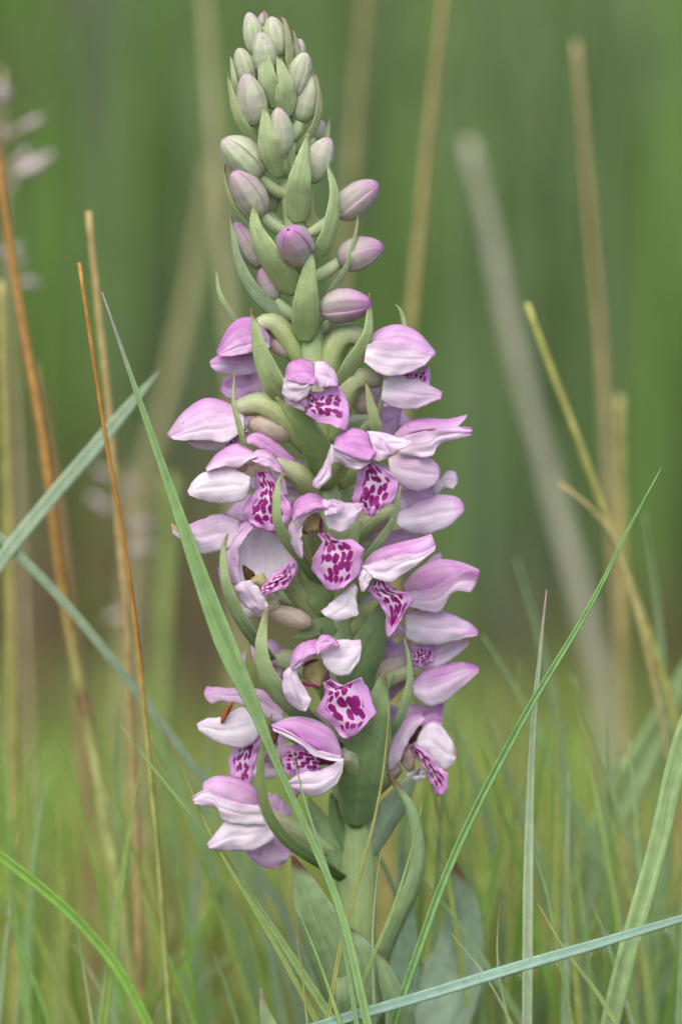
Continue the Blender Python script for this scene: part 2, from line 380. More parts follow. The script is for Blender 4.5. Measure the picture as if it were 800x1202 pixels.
OVG = np.array([.40, .50, .19])
def make_flower(D, ov, r, petals, blobs=(), spur=None, ovcol=OVG, endcol=None):
    """ovary (x,y,d)... with radius r, then the petals; the column and throat belong to the flower's own mesh"""
    p = crom(ov, 14); t = np.linspace(0, 1, 14)
    rad = r * (.55 + .6 * np.sin(np.pi * np.clip(t * .85 + .08, 0, 1)))
    V, F, uv = tube_vf(W(p), rad * U, 12, .10, 6)
    tc = np.r_[np.repeat(t, 12), 0, 1][:, None]
    e = np.array(endcol) if endcol is not None else np.array([.46, .46, .30])
    col = ovcol * (1 - tc ** 2) + e * tc ** 2
    Vs, Fs, Cs, Us = [V], list(F), [col], [uv]; off = len(V)
    for (c, rd, rot, cc) in blobs:
        bv, bf = blob_vf((c[0], c[1], c[2] + D), (rd[0] * .85, rd[1] * .85, rd[2] * .45), rot=rot, lump=.3)
        Vs.append(bv); Fs += [tuple(i + off for i in f) for f in bf]; off += len(bv)
        cv = np.tile(np.array(cc), (len(bv), 1)) * (1 + .25 * np.sin(np.arange(len(bv)) * 1.7))[:, None]; Cs.append(cv); Us.append(np.random.default_rng(1).uniform(size=(len(bv), 2)))
    fl = put('flower', np.vstack(Vs), Fs, M_STEM, orchid, np.vstack(Cs), np.vstack(Us))
    for q in petals:
        nm, A, B, dA, dB = q[:5]; kw = dict(q[5]) if len(q) > 5 else {}
        if nm == 'lip' and 'mat' not in kw:
            kw.setdefault('mat', M_LIP); kw.setdefault('teeth', 1.5); kw.setdefault('nt_', 30); kw.setdefault('ns_', 29); kw.setdefault('dome', 7); kw.setdefault('ruf', 1.8)
        if kw.get('mat') == 'petal': kw['mat'] = M_PETAL
        patch(nm, A, B, dA, dB, D=D, parent=fl, **kw)
    if spur:
        c, rd, rot = spur
        bv, bf = blob_vf(c, rd, rot=rot, lump=.05)
        put('spur', bv, bf, M_PETAL, fl, np.array([.70, .58, .50]) * (1 + .12 * np.sin(np.arange(len(bv)) * 2.3))[:, None], np.zeros((len(bv), 2)))
    return fl

TAN = (.42, .36, .16); BROWN = (.16, .05, .015); DARK = (.06, .02, .015); CREAM = (.62, .55, .38)
DS, PE, LS, LI = 'dorsal_sepal', 'petal', 'lateral_sepal', 'lip'
# --- open flowers, top to bottom
make_flower(20, [(352, 428, 8), (336, 396, 14), (318, 379, 18), (300, 384, 20)], 11, [      # closed hood facing left
    (DS, [(316, 393), (303, 376), (285, 373), (268, 385), (254, 413)], [(317, 405), (305, 412), (288, 413), (270, 416), (256, 418)], 0, 0, dict(k=20, f=(.95, .55), tip=.3)),
    (PE, [(315, 398), (295, 393), (272, 401), (256, 415)], [(316, 408), (298, 414), (275, 417), (257, 419)], 17, 23, dict(dome=2, f=(.6, .4), tip=.4)),
    (LS, [(305, 413), (280, 416), (255, 418), (246, 425)], [(306, 434), (285, 441), (258, 438), (248, 431)], -14, -10, dict(f=(.6, .3))),
    (PE, [(306, 434), (285, 438), (262, 445)], [(308, 460), (290, 470), (268, 468), (259, 458)], -30, -26, dict(f=(.7, .5)))],
    spur=((332, 408, 12), (20, 11, 10), 25))
make_flower(20, [(362, 528, 12), (338, 496, 22), (308, 475, 24), (278, 480, 20)], 13, [      # left facing hood
    (DS, [(287, 486), (265, 472), (240, 468), (215, 484), (196, 510)], [(287, 500), (268, 518), (245, 515), (222, 516), (200, 515)], 0, 0, dict(k=26, f=(.85, .12), tip=.1)),
    (PE, [(286, 488), (262, 485), (235, 492), (198, 512)], [(287, 504), (266, 520), (244, 517), (204, 516)], 22, 29, dict(dome=3, f=(.4, .06), tip=.1)),
    (LS, [(272, 512), (245, 512), (222, 516)], [(268, 524), (250, 529), (232, 527), (220, 520)], 6, 8, dict(f=(.1, .15))),
    (LI, [(290, 500), (278, 505), (262, 510)], [(292, 512), (280, 518), (266, 526)], 4, 8)],
    spur=((317, 503, 26), (27, 15, 12), 18))
make_flower(85, [(364, 500, 12), (352, 462, 45), (351, 440, 70)], 11, [                      # front facing, uppermost spotted lip
    (DS, [(334, 443), (338, 428), (353, 421), (367, 426), (372, 440)], [(336, 444), (345, 448), (357, 451), (367, 453), (372, 446)], -8, 28, dict(dome=14, f=(.85, .75), tip=.1)),
    (PE, [(333, 444), (348, 446), (366, 450)], [(331, 462), (342, 471), (358, 467), (366, 455)], 26, 24, dict(dome=4, f=(.12, .2))),
    (LS, [(331, 458), (337, 474), (357, 483)], [(352, 464), (358, 467), (361, 474)], 16, 20, dict(dome=4, f=(.35, .45))),
    (PE, [(369, 425), (381, 425), (392, 435), (397, 448)], [(370, 452), (374, 457), (383, 454), (396, 452)], 5, 20, dict(f=(.4, .3), tip=.4)),
    (LI, [(364, 461), (377, 459), (390, 455), (400, 453)], [(362, 474), (359, 486), (372, 495), (390, 499), (405, 507)], 2, 14, dict(bulge=7))],
    blobs=[((363, 466, 2), (10, 9, 8), 0, TAN)])
make_flower(20, [(385, 455, 8), (392, 410, 14), (410, 393, 18), (432, 404, 20)], 12, [      # hood facing right
    (DS, [(428, 408), (440, 390), (465, 381), (490, 390), (511, 413)], [(427, 422), (445, 436), (470, 439), (495, 430), (510, 418)], 0, 0, dict(k=27, f=(.8, .10), tip=.15)),
    (PE, [(430, 405), (450, 399), (480, 403), (511, 414)], [(427, 425), (446, 438), (472, 440), (498, 429)], 22, 29, dict(dome=3, f=(.35, .08), tip=.25)),
    (LS, [(450, 445), (468, 440), (492, 446), (519, 460)], [(447, 468), (460, 478), (485, 481), (517, 468)], 8, 14, dict(dome=8, f=(.15, .25), tip=.35)),
    (LI, [(472, 438), (488, 436), (503, 430)], [(478, 444), (490, 452), (504, 458)], 2, 6),
    (PE, [(494, 434), (502, 430), (505, 444)], [(492, 446), (500, 450), (504, 448)], -8, -6, dict(f=(.2, .2)))])
make_flower(0, [(388, 520, 8), (402, 468, 16), (418, 446, 18), (446, 446, 8)], 12, [         # pale flower tucked behind, right
    (PE, [(440, 478), (455, 476), (472, 480)], [(444, 514), (458, 513), (468, 498)], -20, -16, dict(f=(.65, .4))),
    (LS, [(410, 470), (428, 456), (444, 452)], [(418, 486), (432, 486), (446, 478)], -24, -20, dict(f=(.3, .4)))],
    spur=((427, 470, 0), (17, 14, 10), -30))
make_flower(95, [(382, 570, 12), (400, 536, 55), (414, 518, 82)], 12, [                      # front facing, second lip
    (DS, [(391, 524), (396, 510), (412, 503), (430, 508), (441, 523)], [(392, 525), (404, 532), (418, 538), (432, 541), (441, 530)], -8, 30, dict(dome=14, f=(.8, .75), tip=.15)),
    (PE, [(391, 522), (404, 531), (420, 536), (434, 540)], [(388, 546), (398, 542), (410, 550), (424, 549), (435, 543)], 25, 22, dict(dome=4, f=(.3, .12), ruf=1.5)),
    (PE, [(432, 508), (445, 513), (455, 522), (458, 529)], [(439, 527), (438, 541), (448, 541), (457, 533)], 14, 22, dict(f=(.3, .25))),
    (LS, [(430, 506), (450, 508), (470, 514), (485, 519)], [(448, 524), (455, 533), (468, 529), (484, 521)], 0, 10, dict(f=(.25, .1))),
    (LS, [(389, 521), (380, 545), (369, 562), (366, 571)], [(392, 528), (389, 545), (386, 562), (374, 574)], 6, 12, dict(f=(.35, .1))),
    (LI, [(424, 543), (419, 558), (413, 587), (431, 604)], [(440, 543), (454, 551), (467, 563), (463, 585), (441, 603)], 0, 8, dict(bulge=2))],
    blobs=[((425, 540, -4), (14, 10, 10), 0, TAN)])
make_flower(70, [(372, 590, 12), (352, 560, 45), (322, 544, 58)], 11, [                      # left front, open mouth
    (PE, [(288, 513), (305, 508), (325, 520), (347, 540)], [(290, 520), (305, 526), (322, 538), (343, 548)], -22, -14, dict(f=(.75, .75))),
    (DS, [(241, 550), (255, 533), (275, 521), (290, 526), (302, 533)], [(243, 553), (262, 547), (280, 549), (292, 541), (302, 536)], -5, 18, dict(dome=12, f=(.8, .15), tip=.0)),
    (PE, [(292, 536), (305, 528), (320, 533), (333, 553)], [(296, 541), (308, 546), (320, 552), (331, 556)], 5, 18, dict(f=(.55, .45))),
    (LS, [(294, 560), (270, 550), (245, 553), (228, 562), (220, 576)], [(292, 575), (285, 588), (265, 591), (240, 588), (222, 581)], 8, 12, dict(dome=10, f=(.06, .02), tip=.2)),
    (LI, [(300, 554), (301, 574), (287, 592), (285, 606), (303, 620)], [(318, 554), (330, 575), (341, 592), (344, 607), (328, 623)], 0, 6, dict(bulge=2)),
    (PE, [(262, 547), (285, 543), (310, 546), (332, 554)], [(288, 566), (300, 576), (320, 578), (338, 582)], -12, -8, dict(f=(.12, .15)))],
    blobs=[((300, 552, -6), (17, 11, 9), 0, CREAM), ((282, 548, -2), (9, 6, 6), -20, TAN)])
make_flower(15, [(398, 570, 5), (432, 536, 12), (462, 518, 15)], 11, [                       # right, spreading petals
    (DS, [(462, 510), (478, 495), (500, 491), (525, 492), (548, 487)], [(464, 518), (485, 508), (505, 504), (530, 505), (546, 492)], 0, 0, dict(k=20, f=(.9, .5), tip=-.2)),
    (PE, [(462, 515), (485, 508), (510, 504), (535, 501), (554, 503)], [(470, 535), (495, 537), (508, 534), (516, 522), (553, 511)], 20, 22, dict(dome=4, f=(.45, .15))),
    (LS, [(455, 538), (470, 532), (495, 532), (513, 545), (516, 556)], [(458, 560), (475, 574), (490, 577), (508, 570), (515, 560)], 10, 18, dict(dome=12, f=(.3, .3), tip=.3))])
make_flower(5, [(402, 640, 0), (436, 610, 4), (468, 597, 5)], 11, [                          # right, long rounded sepal
    (PE, [(506, 574), (522, 556), (533, 553), (537, 562)], [(512, 580), (522, 573), (532, 573), (536, 567)], -6, -2, dict(f=(.15, .1))),
    (DS, [(466, 580), (485, 571), (508, 568)], [(470, 602), (490, 599), (508, 582)], 0, 6, dict(f=(.4, .4))),
    (LS, [(466, 602), (490, 588), (517, 580), (538, 586), (545, 597)], [(465, 615), (480, 626), (500, 627), (525, 618), (543, 603)], 10, 16, dict(dome=10, f=(.3, .08), tip=.45)),
    (PE, [(440, 640), (462, 622), (490, 625)], [(446, 660), (468, 648), (488, 638)], -18, -12, dict(f=(.5, .6)))],
    spur=((440, 606, 2), (26, 18, 12), -35))
make_flower(95, [(378, 660, 15), (370, 626, 55), (366, 602, 80)], 12, [                      # front facing, third lip
    (DS, [(342, 604), (347, 587), (363, 579), (379, 584), (385, 594)], [(344, 612), (353, 604), (365, 600), (376, 597), (385, 597)], -12, 26, dict(dome=14, f=(.8, .8), tip=.0)),
    (PE, [(345, 611), (353, 603), (366, 598), (379, 597)], [(349, 622), (356, 612), (367, 603), (379, 600)], 24, 18, dict(dome=3, f=(.2, .1))),
    (LS, [(346, 606), (338, 622), (343, 642), (353, 656)], [(357, 612), (354, 625), (355, 640), (355, 656)], 4, 14, dict(f=(.5, .1))),
    (PE, [(381, 590), (393, 586), (407, 590), (427, 591)], [(382, 612), (388, 621), (406, 622), (425, 598)], 4, 12, dict(f=(.25, .12))),
    (PE, [(378, 586), (392, 589), (405, 594)], [(381, 605), (392, 603), (405, 596)], 16, 22, dict(dome=3, f=(.45, .2))),
    (LI, [(372, 626), (378, 637), (366, 656), (366, 668), (384, 693)], [(385, 626), (396, 634), (413, 633), (426, 645), (422, 674), (405, 689)], 0, 8, dict(bulge=2))],
    blobs=[((364, 614, -4), (15, 14, 9), 0, TAN), ((356, 624, 2), (7, 3, 4), 30, BROWN), ((376, 618, 2), (3, 9, 4), 0, (.2, .02, .08))])
make_flower(55, [(380, 730, 10), (352, 696, 22), (326, 664, 32)], 12, [                      # left, looking into the pale hood
    (PE, [(280, 612), (257, 603), (235, 610), (215, 618), (201, 615)], [(282, 640), (260, 646), (237, 651), (222, 640), (203, 627)], 8, 12, dict(dome=8, f=(.5, .05), tip=.0, tipcol=(.62, .42, .20))),
    (DS, [(282, 682), (279, 652), (290, 628), (302, 621)], [(328, 694), (348, 672), (342, 642), (310, 619)], 4, 0, dict(dome=-24, f=(.03, .03), tip=.1)),
    (PE, [(272, 686), (261, 655), (270, 626), (290, 610)], [(285, 686), (279, 665), (283, 640), (300, 617)], 8, 18, dict(dome=6, f=(.65, .3))),
    (LS, [(281, 683), (276, 692), (284, 708), (304, 721)], [(293, 681), (304, 690), (311, 702), (314, 713)], 18, 24, dict(dome=8, f=(.25, .12), tip=.0)),
    (LI, [(306, 690), (318, 676), (330, 668), (344, 655)], [(308, 700), (322, 694), (336, 690), (347, 675)], 8, 14),
    (PE, [(263, 660), (256, 668), (258, 684)], [(271, 668), (269, 676), (264, 687)], -6, -4, dict(f=(.8, .8)))],
    blobs=[((292, 673, 0), (6, 12, 6), -25, (.10, .04, .015)), ((316, 703, -6), (20, 14, 10), 0, CREAM), ((302, 682, 0), (10, 10, 8), 0, TAN)],
    spur=((340, 724, 40), (28, 12, 11), 18))
make_flower(80, [(396, 710, 14), (414, 682, 50), (432, 668, 74)], 12, [                      # right front, long folded hood
    (DS, [(424, 664), (440, 647), (465, 638), (490, 632), (506, 627)], [(432, 668), (450, 660), (475, 655), (500, 650), (511, 640)], 0, 0, dict(k=22, f=(.65, .8), tip=-.2)),
    (PE, [(425, 665), (450, 656), (478, 650), (495, 648), (511, 640)], [(438, 678), (458, 683), (475, 674), (490, 662), (510, 646)], 21, 26, dict(dome=3, f=(.4, .02), tip=.4)),
    (PE, [(425, 664), (421, 680), (424, 694)], [(446, 671), (438, 677), (427, 695)], 20, 24, dict(dome=3, f=(.15, .05))),
    (LS, [(414, 683), (400, 698), (385, 710), (376, 717)], [(420, 690), (418, 705), (419, 722), (396, 729)], 8, 14, dict(dome=6, f=(.04, .02), tip=.1, bulge=3)),
    (LI, [(437, 683), (431, 692), (441, 704), (452, 720), (452, 738)], [(453, 678), (462, 693), (478, 696), (485, 703), (468, 730)], 2, 10, dict(bulge=14))],
    blobs=[((446, 684, 2), (10, 9, 8), 0, (.35, .20, .16))])
make_flower(10, [(402, 750, 0), (440, 716, 4), (476, 702, 8)], 11, [                         # right, broad hood
    (PE, [(490, 670), (505, 655), (517, 648)], [(500, 677), (512, 666), (518, 654)], -20, -16, dict(f=(.35, .35))),
    (DS, [(472, 688), (490, 668), (515, 657), (540, 660), (562, 669)], [(476, 700), (500, 698), (520, 690), (545, 686), (560, 673)], 0, 0, dict(k=24, f=(.6, .85), tip=-.1)),
    (PE, [(474, 695), (500, 692), (525, 680), (548, 668), (563, 669)], [(478, 712), (500, 718), (517, 717), (529, 697), (552, 695)], 24, 28, dict(dome=3, f=(.5, .1), bulge=2)),
    (LS, [(475, 722), (490, 714), (517, 716), (545, 728), (561, 741)], [(476, 748), (495, 757), (515, 757), (540, 751), (560, 746)], 8, 18, dict(dome=12, f=(.4, .02), tip=.5))])
make_flower(0, [(410, 830, 0), (448, 800, 0), (486, 786, 2)], 11, [                          # right, lower boat-shaped sepal
    (PE, [(484, 760), (505, 756), (530, 748), (551, 744)], [(486, 786), (510, 786), (530, 773), (549, 758)], 4, 10, dict(f=(.4, .15), tip=.1, tipcol=(.66, .5, .3))),
    (LI, [(482, 758), (495, 757), (510, 760)], [(484, 780), (495, 783), (508, 776)], 12, 16),
    (LS, [(484, 800), (500, 785), (522, 780), (545, 778), (562, 784)], [(485, 815), (495, 825), (512, 829), (535, 813), (561, 789)], 10, 20, dict(dome=12, f=(.85, .0), tip=.4)),
    (PE, [(438, 800), (458, 765), (480, 748)], [(446, 835), (466, 815), (488, 788)], -20, -12, dict(f=(.35, .5))),
    (PE, [(466, 824), (495, 828), (522, 822)], [(474, 848), (498, 852), (516, 848)], -6, 0, dict(f=(.55, .6)))],
    spur=((452, 790, 0), (30, 14, 12), -35))
make_flower(95, [(392, 830, 18), (382, 802, 60), (372, 782, 82)], 12, [                      # front facing, large lip
    (DS, [(340, 782), (343, 766), (354, 755), (371, 750)], [(342, 786), (352, 776), (362, 770), (372, 766)], -5, 25, dict(dome=10, f=(.75, .6), ruf=2)),
    (PE, [(369, 756), (378, 745), (390, 748), (398, 756)], [(372, 769), (380, 763), (390, 759), (398, 758)], 12, 22, dict(dome=5, f=(.7, .6))),
    (PE, [(374, 760), (385, 753), (405, 751), (423, 751)], [(380, 780), (390, 791), (408, 792), (421, 776)], 2, 12, dict(dome=8, f=(.15, .0), tip=.1, bulge=2)),
    (PE, [(341, 784), (352, 772), (362, 768), (372, 768)], [(348, 786), (353, 783), (359, 777), (367, 770)], 24, 20, dict(dome=2, f=(.5, .35))),
    (LS, [(342, 782), (333, 790), (331, 805), (336, 822), (352, 834)], [(350, 784), (350, 794), (358, 808), (364, 822), (358, 835)], 6, 16, dict(dome=8, f=(.3, .0), tip=.0)),
    (LI, [(379, 801), (382, 814), (370, 836), (387, 851), (405, 867)], [(388, 797), (402, 805), (424, 795), (434, 814), (441, 838), (420, 860)], 0, 8, dict(bulge=2, dome=10))],
    blobs=[((367, 790, -6), (17, 17, 9), 0, TAN), ((360, 778, 2), (12, 4, 4), -20, BROWN), ((384, 795, 2), (3, 8, 4), 0, (.2, .02, .08)), ((366, 804, 2), (11, 3, 4), 12, (.3, .05, .13))])
make_flower(30, [(398, 890, 5), (352, 862, 18), (322, 845, 28)], 11, [                       # lower left with a withered brown stamen
    (PE, [(332, 834), (310, 812), (285, 808), (262, 807), (243, 805)], [(334, 850), (312, 842), (285, 828), (262, 824), (249, 827)], 4, 12, dict(f=(.5, .25), tip=.25, bulge=6)),
    (LS, [(303, 838), (285, 830), (262, 841), (245, 843), (231, 850)], [(306, 858), (295, 875), (277, 878), (250, 869), (233, 857)], 10, 16, dict(dome=10, f=(.0, .08), tip=.15)),
    (LI, [(290, 862), (275, 880), (268, 893), (272, 910), (286, 926)], [(303, 852), (306, 870), (301, 890), (297, 905), (294, 922)], 2, 10, dict(dome=6)),
    (PE, [(304, 860), (312, 872), (312, 890)], [(318, 856), (326, 868), (322, 886)], -8, -4, dict(f=(.5, .6)))],
    blobs=[((265, 836, 18), (5, 13, 6), 28, (.30, .09, .02)), ((318, 862, 0), (14, 12, 8), 0, (.25, .12, .08))])
make_flower(85, [(408, 935, 16), (414, 900, 50), (402, 886, 78)], 12, [                      # front, hood facing left over its spotted lip
    (DS, [(401, 882), (391, 858), (370, 845), (345, 841), (320, 850)], [(403, 888), (382, 885), (360, 872), (340, 858), (319, 854)], 0, 0, dict(k=24, f=(.55, .9), tip=-.1)),
    (PE, [(400, 887), (378, 881), (356, 870), (338, 858), (318, 850)], [(402, 894), (386, 892), (368, 887), (352, 874), (321, 858)], 23, 27, dict(dome=2, f=(.4, .05), tip=.3)),
    (LS, [(403, 890), (388, 899), (370, 905), (350, 908), (336, 918)], [(402, 905), (393, 922), (372, 934), (352, 931), (338, 923)], 16, 20, dict(dome=8, f=(.15, .12), tip=.2)),
    (LI, [(374, 878), (352, 873), (338, 875), (329, 882)], [(376, 908), (356, 912), (342, 912), (333, 906)], 0, 4, dict(dome=6)),
    (PE, [(338, 916), (346, 922), (352, 930)], [(336, 930), (340, 938), (346, 940)], -8, -4, dict(f=(.8, .8)))],
    blobs=[((384, 892, 2), (12, 8, 8), 0, (.18, .02, .07))])
make_flower(15, [(418, 940, 0), (438, 914, 8), (466, 896, 12)], 16, [                        # lower right with dark throat
    (PE, [(484, 848), (503, 836), (520, 840)], [(490, 862), (505, 858), (518, 852)], -10, -6, dict(f=(.6, .6))),
    (PE, [(452, 880), (460, 858), (478, 842), (494, 837)], [(457, 906), (469, 892), (480, 868), (498, 845)], 8, 16, dict(f=(.35, .25))),
    (LS, [(490, 862), (500, 850), (515, 850), (527, 865), (536, 884)], [(488, 884), (500, 888), (512, 900), (522, 904), (534, 893)], 6, 12, dict(dome=10, f=(.1, .0), tip=.1, tipcol=(.62, .45, .3))),
    (LS, [(476, 905), (490, 902), (502, 906)], [(478, 918), (490, 917), (499, 913)], -2, 2, dict(f=(.02, .02))),
    (LI, [(480, 878), (488, 890), (500, 905), (505, 920), (512, 933)], [(487, 871), (499, 882), (512, 897), (526, 908), (524, 926)], 14, 22, dict(bulge=4, dome=6))],
    blobs=[((487, 863, 8), (7, 11, 7), 35, DARK), ((478, 888, 4), (12, 14, 9), 10, (.45, .33, .28))], endcol=(.5, .36, .33))
make_flower(35, [(404, 1005, 5), (356, 980, 18), (316, 958, 32)], 11, [                      # lowest left, pale flower
    (DS, [(306, 941), (300, 925), (280, 914), (255, 911), (239, 918)], [(305, 947), (285, 945), (265, 942), (245, 935), (238, 925)], 0, 0, dict(k=22, f=(.8, .55), tip=0)),
    (PE, [(304, 945), (280, 942), (255, 935), (240, 927), (225, 936)], [(312, 968), (285, 968), (262, 963), (254, 950), (228, 943)], 22, 24, dict(dome=3, f=(.3, .05), tip=.15)),
    (LS, [(320, 958), (290, 962), (265, 965), (243, 990)], [(322, 985), (300, 997), (275, 999), (246, 997)], 14, 20, dict(dome=10, f=(.1, .08), tip=.2)),
    (PE, [(315, 930), (328, 935), (342, 950)], [(312, 962), (325, 968), (340, 968)], -14, -8, dict(f=(.5, .35))),
    (LI, [(302, 984), (295, 996), (289, 1002), (302, 1013)], [(336, 974), (343, 990), (340, 1006), (327, 1019)], -4, 0, dict(mat='petal', f=(.5, .45), dome=6, bulge=3))])
# a flower on the far side that shows a magenta sliver between the leaves
make_flower(0, [(392, 760, 0), (380, 735, 6), (366, 722, 4)], 9, [
    (PE, [(350, 700), (362, 702), (372, 716)], [(354, 726), (362, 736), (368, 729)], 0, 4, dict(f=(.75, .6))),
    (LS, [(352, 690), (366, 700), (378, 712)], [(350, 716), (360, 728), (372, 730)], -24, -20, dict(f=(.3, .4)))])

# flowers on the far side of the spike, glimpsed through the gaps
for (x, y, sg) in [(448, 492, 1), (452, 566, 1), (446, 640, 1), (440, 716, 1), (446, 770, 1), (322, 470, -1), (300, 600, -1), (312, 690, -1), (316, 770, -1), (446, 846, 1), (322, 880, -1), (352, 560, -1), (420, 600, 1)]:
    sx = stem_x(y + 25); D0 = -62 + 14 * rng.uniform(-1, 1)
    e = lambda P_: [(x + sg * px_ * 1.0, y + py_) for px_, py_ in P_]
    make_flower(D0, [(sx, y + 34, -6), (sx * .5 + x * .5, y + 12, D0 * .6), (x, y, D0)], 12, [
        (DS, e([(-22, 2), (-8, -16), (14, -18), (34, 2)]), e([(-22, 10), (-6, 12), (14, 12), (33, 6)]), 0, 0, dict(k=18, f=(.6, .35))),
        (LS, e([(-14, 10), (4, 8), (22, 12), (36, 24)]), e([(-12, 28), (4, 34), (22, 34), (35, 28)]), 4, 12, dict(f=(.25, .15))),
        (PE, e([(-20, -4), (-26, 10), (-22, 26)]), e([(-4, -2), (-6, 14), (-14, 28)]), 6, 10, dict(f=(.35, .2)))])

# --- buds: an ovary, with three sepals closed over one another
def make_bud(base, tip, wd, pink, stem_pt, roll=0, pale=(.68, .73, .52), ovr=7):
    b = np.array(base, float); e = np.array(tip, float); b[1] *= -1; e[1] *= -1
    T = e - b; Ln = np.linalg.norm(T); T /= Ln
    ref = np.array([0, 0, 1.]) if abs(T[2]) < .8 else np.array([0, 1., 0])
    A = np.cross(T, ref); A /= np.linalg.norm(A); Bv = np.cross(A, T)
    p = crom([stem_pt, (np.array(stem_pt) * .4 + np.array(base) * .6 + np.array([0, 4, 0])), np.array(base) + (np.array(tip) - np.array(base)) * .10], 10)
    t10 = np.linspace(0, 1, 10)
    V, F, uv = tube_vf(W(p), ovr * (.6 + .5 * np.sin(np.pi * (.1 + .8 * t10))) * U, 10, .06, 3)
    tc = np.r_[np.repeat(t10, 10), 0, 1][:, None]
    bud = put('bud', V, F, M_STEM, orchid, np.array([.44, .54, .27]) * (1 - tc) + np.array([.50, .57, .33]) * tc, uv)
    nt_, ns_ = 20, 17; t = np.linspace(0, 1, nt_)[:, None]; s = np.linspace(-1, 1, ns_)[None]
    prof = np.interp(t, [0, .06, .15, .35, .6, .8, .92, .975, 1], [.46, .66, .86, 1.0, .92, .68, .44, .25, .08])
    for q in range(3):
        a0 = R(roll + 120 * q + 90); half = R(72)
        ang = a0 + s * half * (1 - .2 * t ** 3)
        rad = wd / 2 * prof * (1 + .05 * (q - 1) - .05 * np.abs(s) ** 3 + .11 * np.exp(-(s / .16) ** 2) * smooth(t * 4) + .02 * np.cos(s * 16) * np.sin(np.pi * t) + .02 * wob2(nt_, ns_))
        bend = .05 * wd * np.sin(np.pi * t)
        P = b + T * (t * Ln)[..., None] + A * (rad * np.cos(ang))[..., None] + Bv * (rad * np.sin(ang))[..., None] + np.array([0, 1, 0]) * bend[..., None]
        P = P.copy(); P[..., 1] *= -1
        G = W(P.reshape(-1, 3)).reshape(nt_, ns_, 3)
        V, F = shell(G, .0002)
        f = np.clip(pink * (.22 + .78 * smooth((t - .25) / .7)) + .55 * max(pink, .35) * smooth((t - .78) / .2) + (.35 * pink + .10) * np.abs(s) ** 5 + .10 * wob2(nt_, ns_), 0, 1)[..., None]
        g0 = np.array(pale) * (1 - (.22 * np.exp(-(s / .1) ** 2) + .14 * np.clip(np.cos(s * 13), 0, 1) ** 6) * np.array([1, .55, 1])[:, None, None] + 0 * t).transpose(1, 2, 0) * (1 - .0 * t[..., None])
        w0 = np.array([.62, .60, .52]); mixw = smooth(pink * 1.6 + .0) * .8
        g0 = g0 * (1 - mixw) + w0 * mixw
        col = g0 * (1 - f) + PINK * np.array([1.02, 1.1, 1.0]) * f
        uv = np.stack([t + 0 * s, (s + 1) / 2 + 0 * t], 2).reshape(-1, 2)
        put('sepal', V, F, M_PETAL, bud, np.vstack([col.reshape(-1, 3)] * 2), np.vstack([uv, uv]))
    return bud

BUDS = [  # base, tip, width, pink, roll
    ((301, 62, 4), (292, 15, 6), 23, .08, 0), ((326, 66, 10), (318, 20, 12), 27, .05, 30), ((312, 86, 22), (306, 38, 30), 28, .10, 50),
    ((294, 100, 2), (280, 57, 6), 25, .05, 10), ((302, 146, 22), (288, 87, 36), 33, .18, 80), ((343, 112, 14), (358, 62, 22), 28, .06, 20),
    ((354, 142, 8), (367, 86, 16), 28, .05, 60), ((330, 182, 30), (326, 127, 42), 28, .12, 40), ((304, 206, 12), (262, 164, 30), 42, .10, 25),
    ((362, 212, 14), (386, 162, 22), 33, .16, 70), ((306, 252, 18), (274, 202, 38), 37, .30, 15), ((396, 252, 8), (442, 214, 14), 36, .45, 35),
    ((352, 306, 30), (338, 270, 74), 42, .55, 0), ((398, 306, 0), (449, 288, 6), 38, .50, 60), ((378, 362, 26), (435, 356, 44), 38, .60, 20),
    ((346, 76, -4), (352, 46, -2), 17, .12, 20), ((368, 162, -12), (378, 142, -10), 18, .3, 0), ((306, 34, -6), (311, 14, -6), 12, .5, 0),
    ((306, 312, 0), (274, 262, 4), 30, .45, 40), ((322, 352, 10), (306, 316, 14), 24, .55, 10),
    ((312, 250, -14), (322, 214, -12), 24, .15, 0), ((392, 372, -16), (404, 404, -10), 26, .25, 0),
]
for b, e, wd, pk, rl in BUDS:
    sy = min(b[1] + 26, 430)
    make_bud(b, e, wd, pk, (stem_x(sy), sy, np.sign(b[2]) * 4), rl)

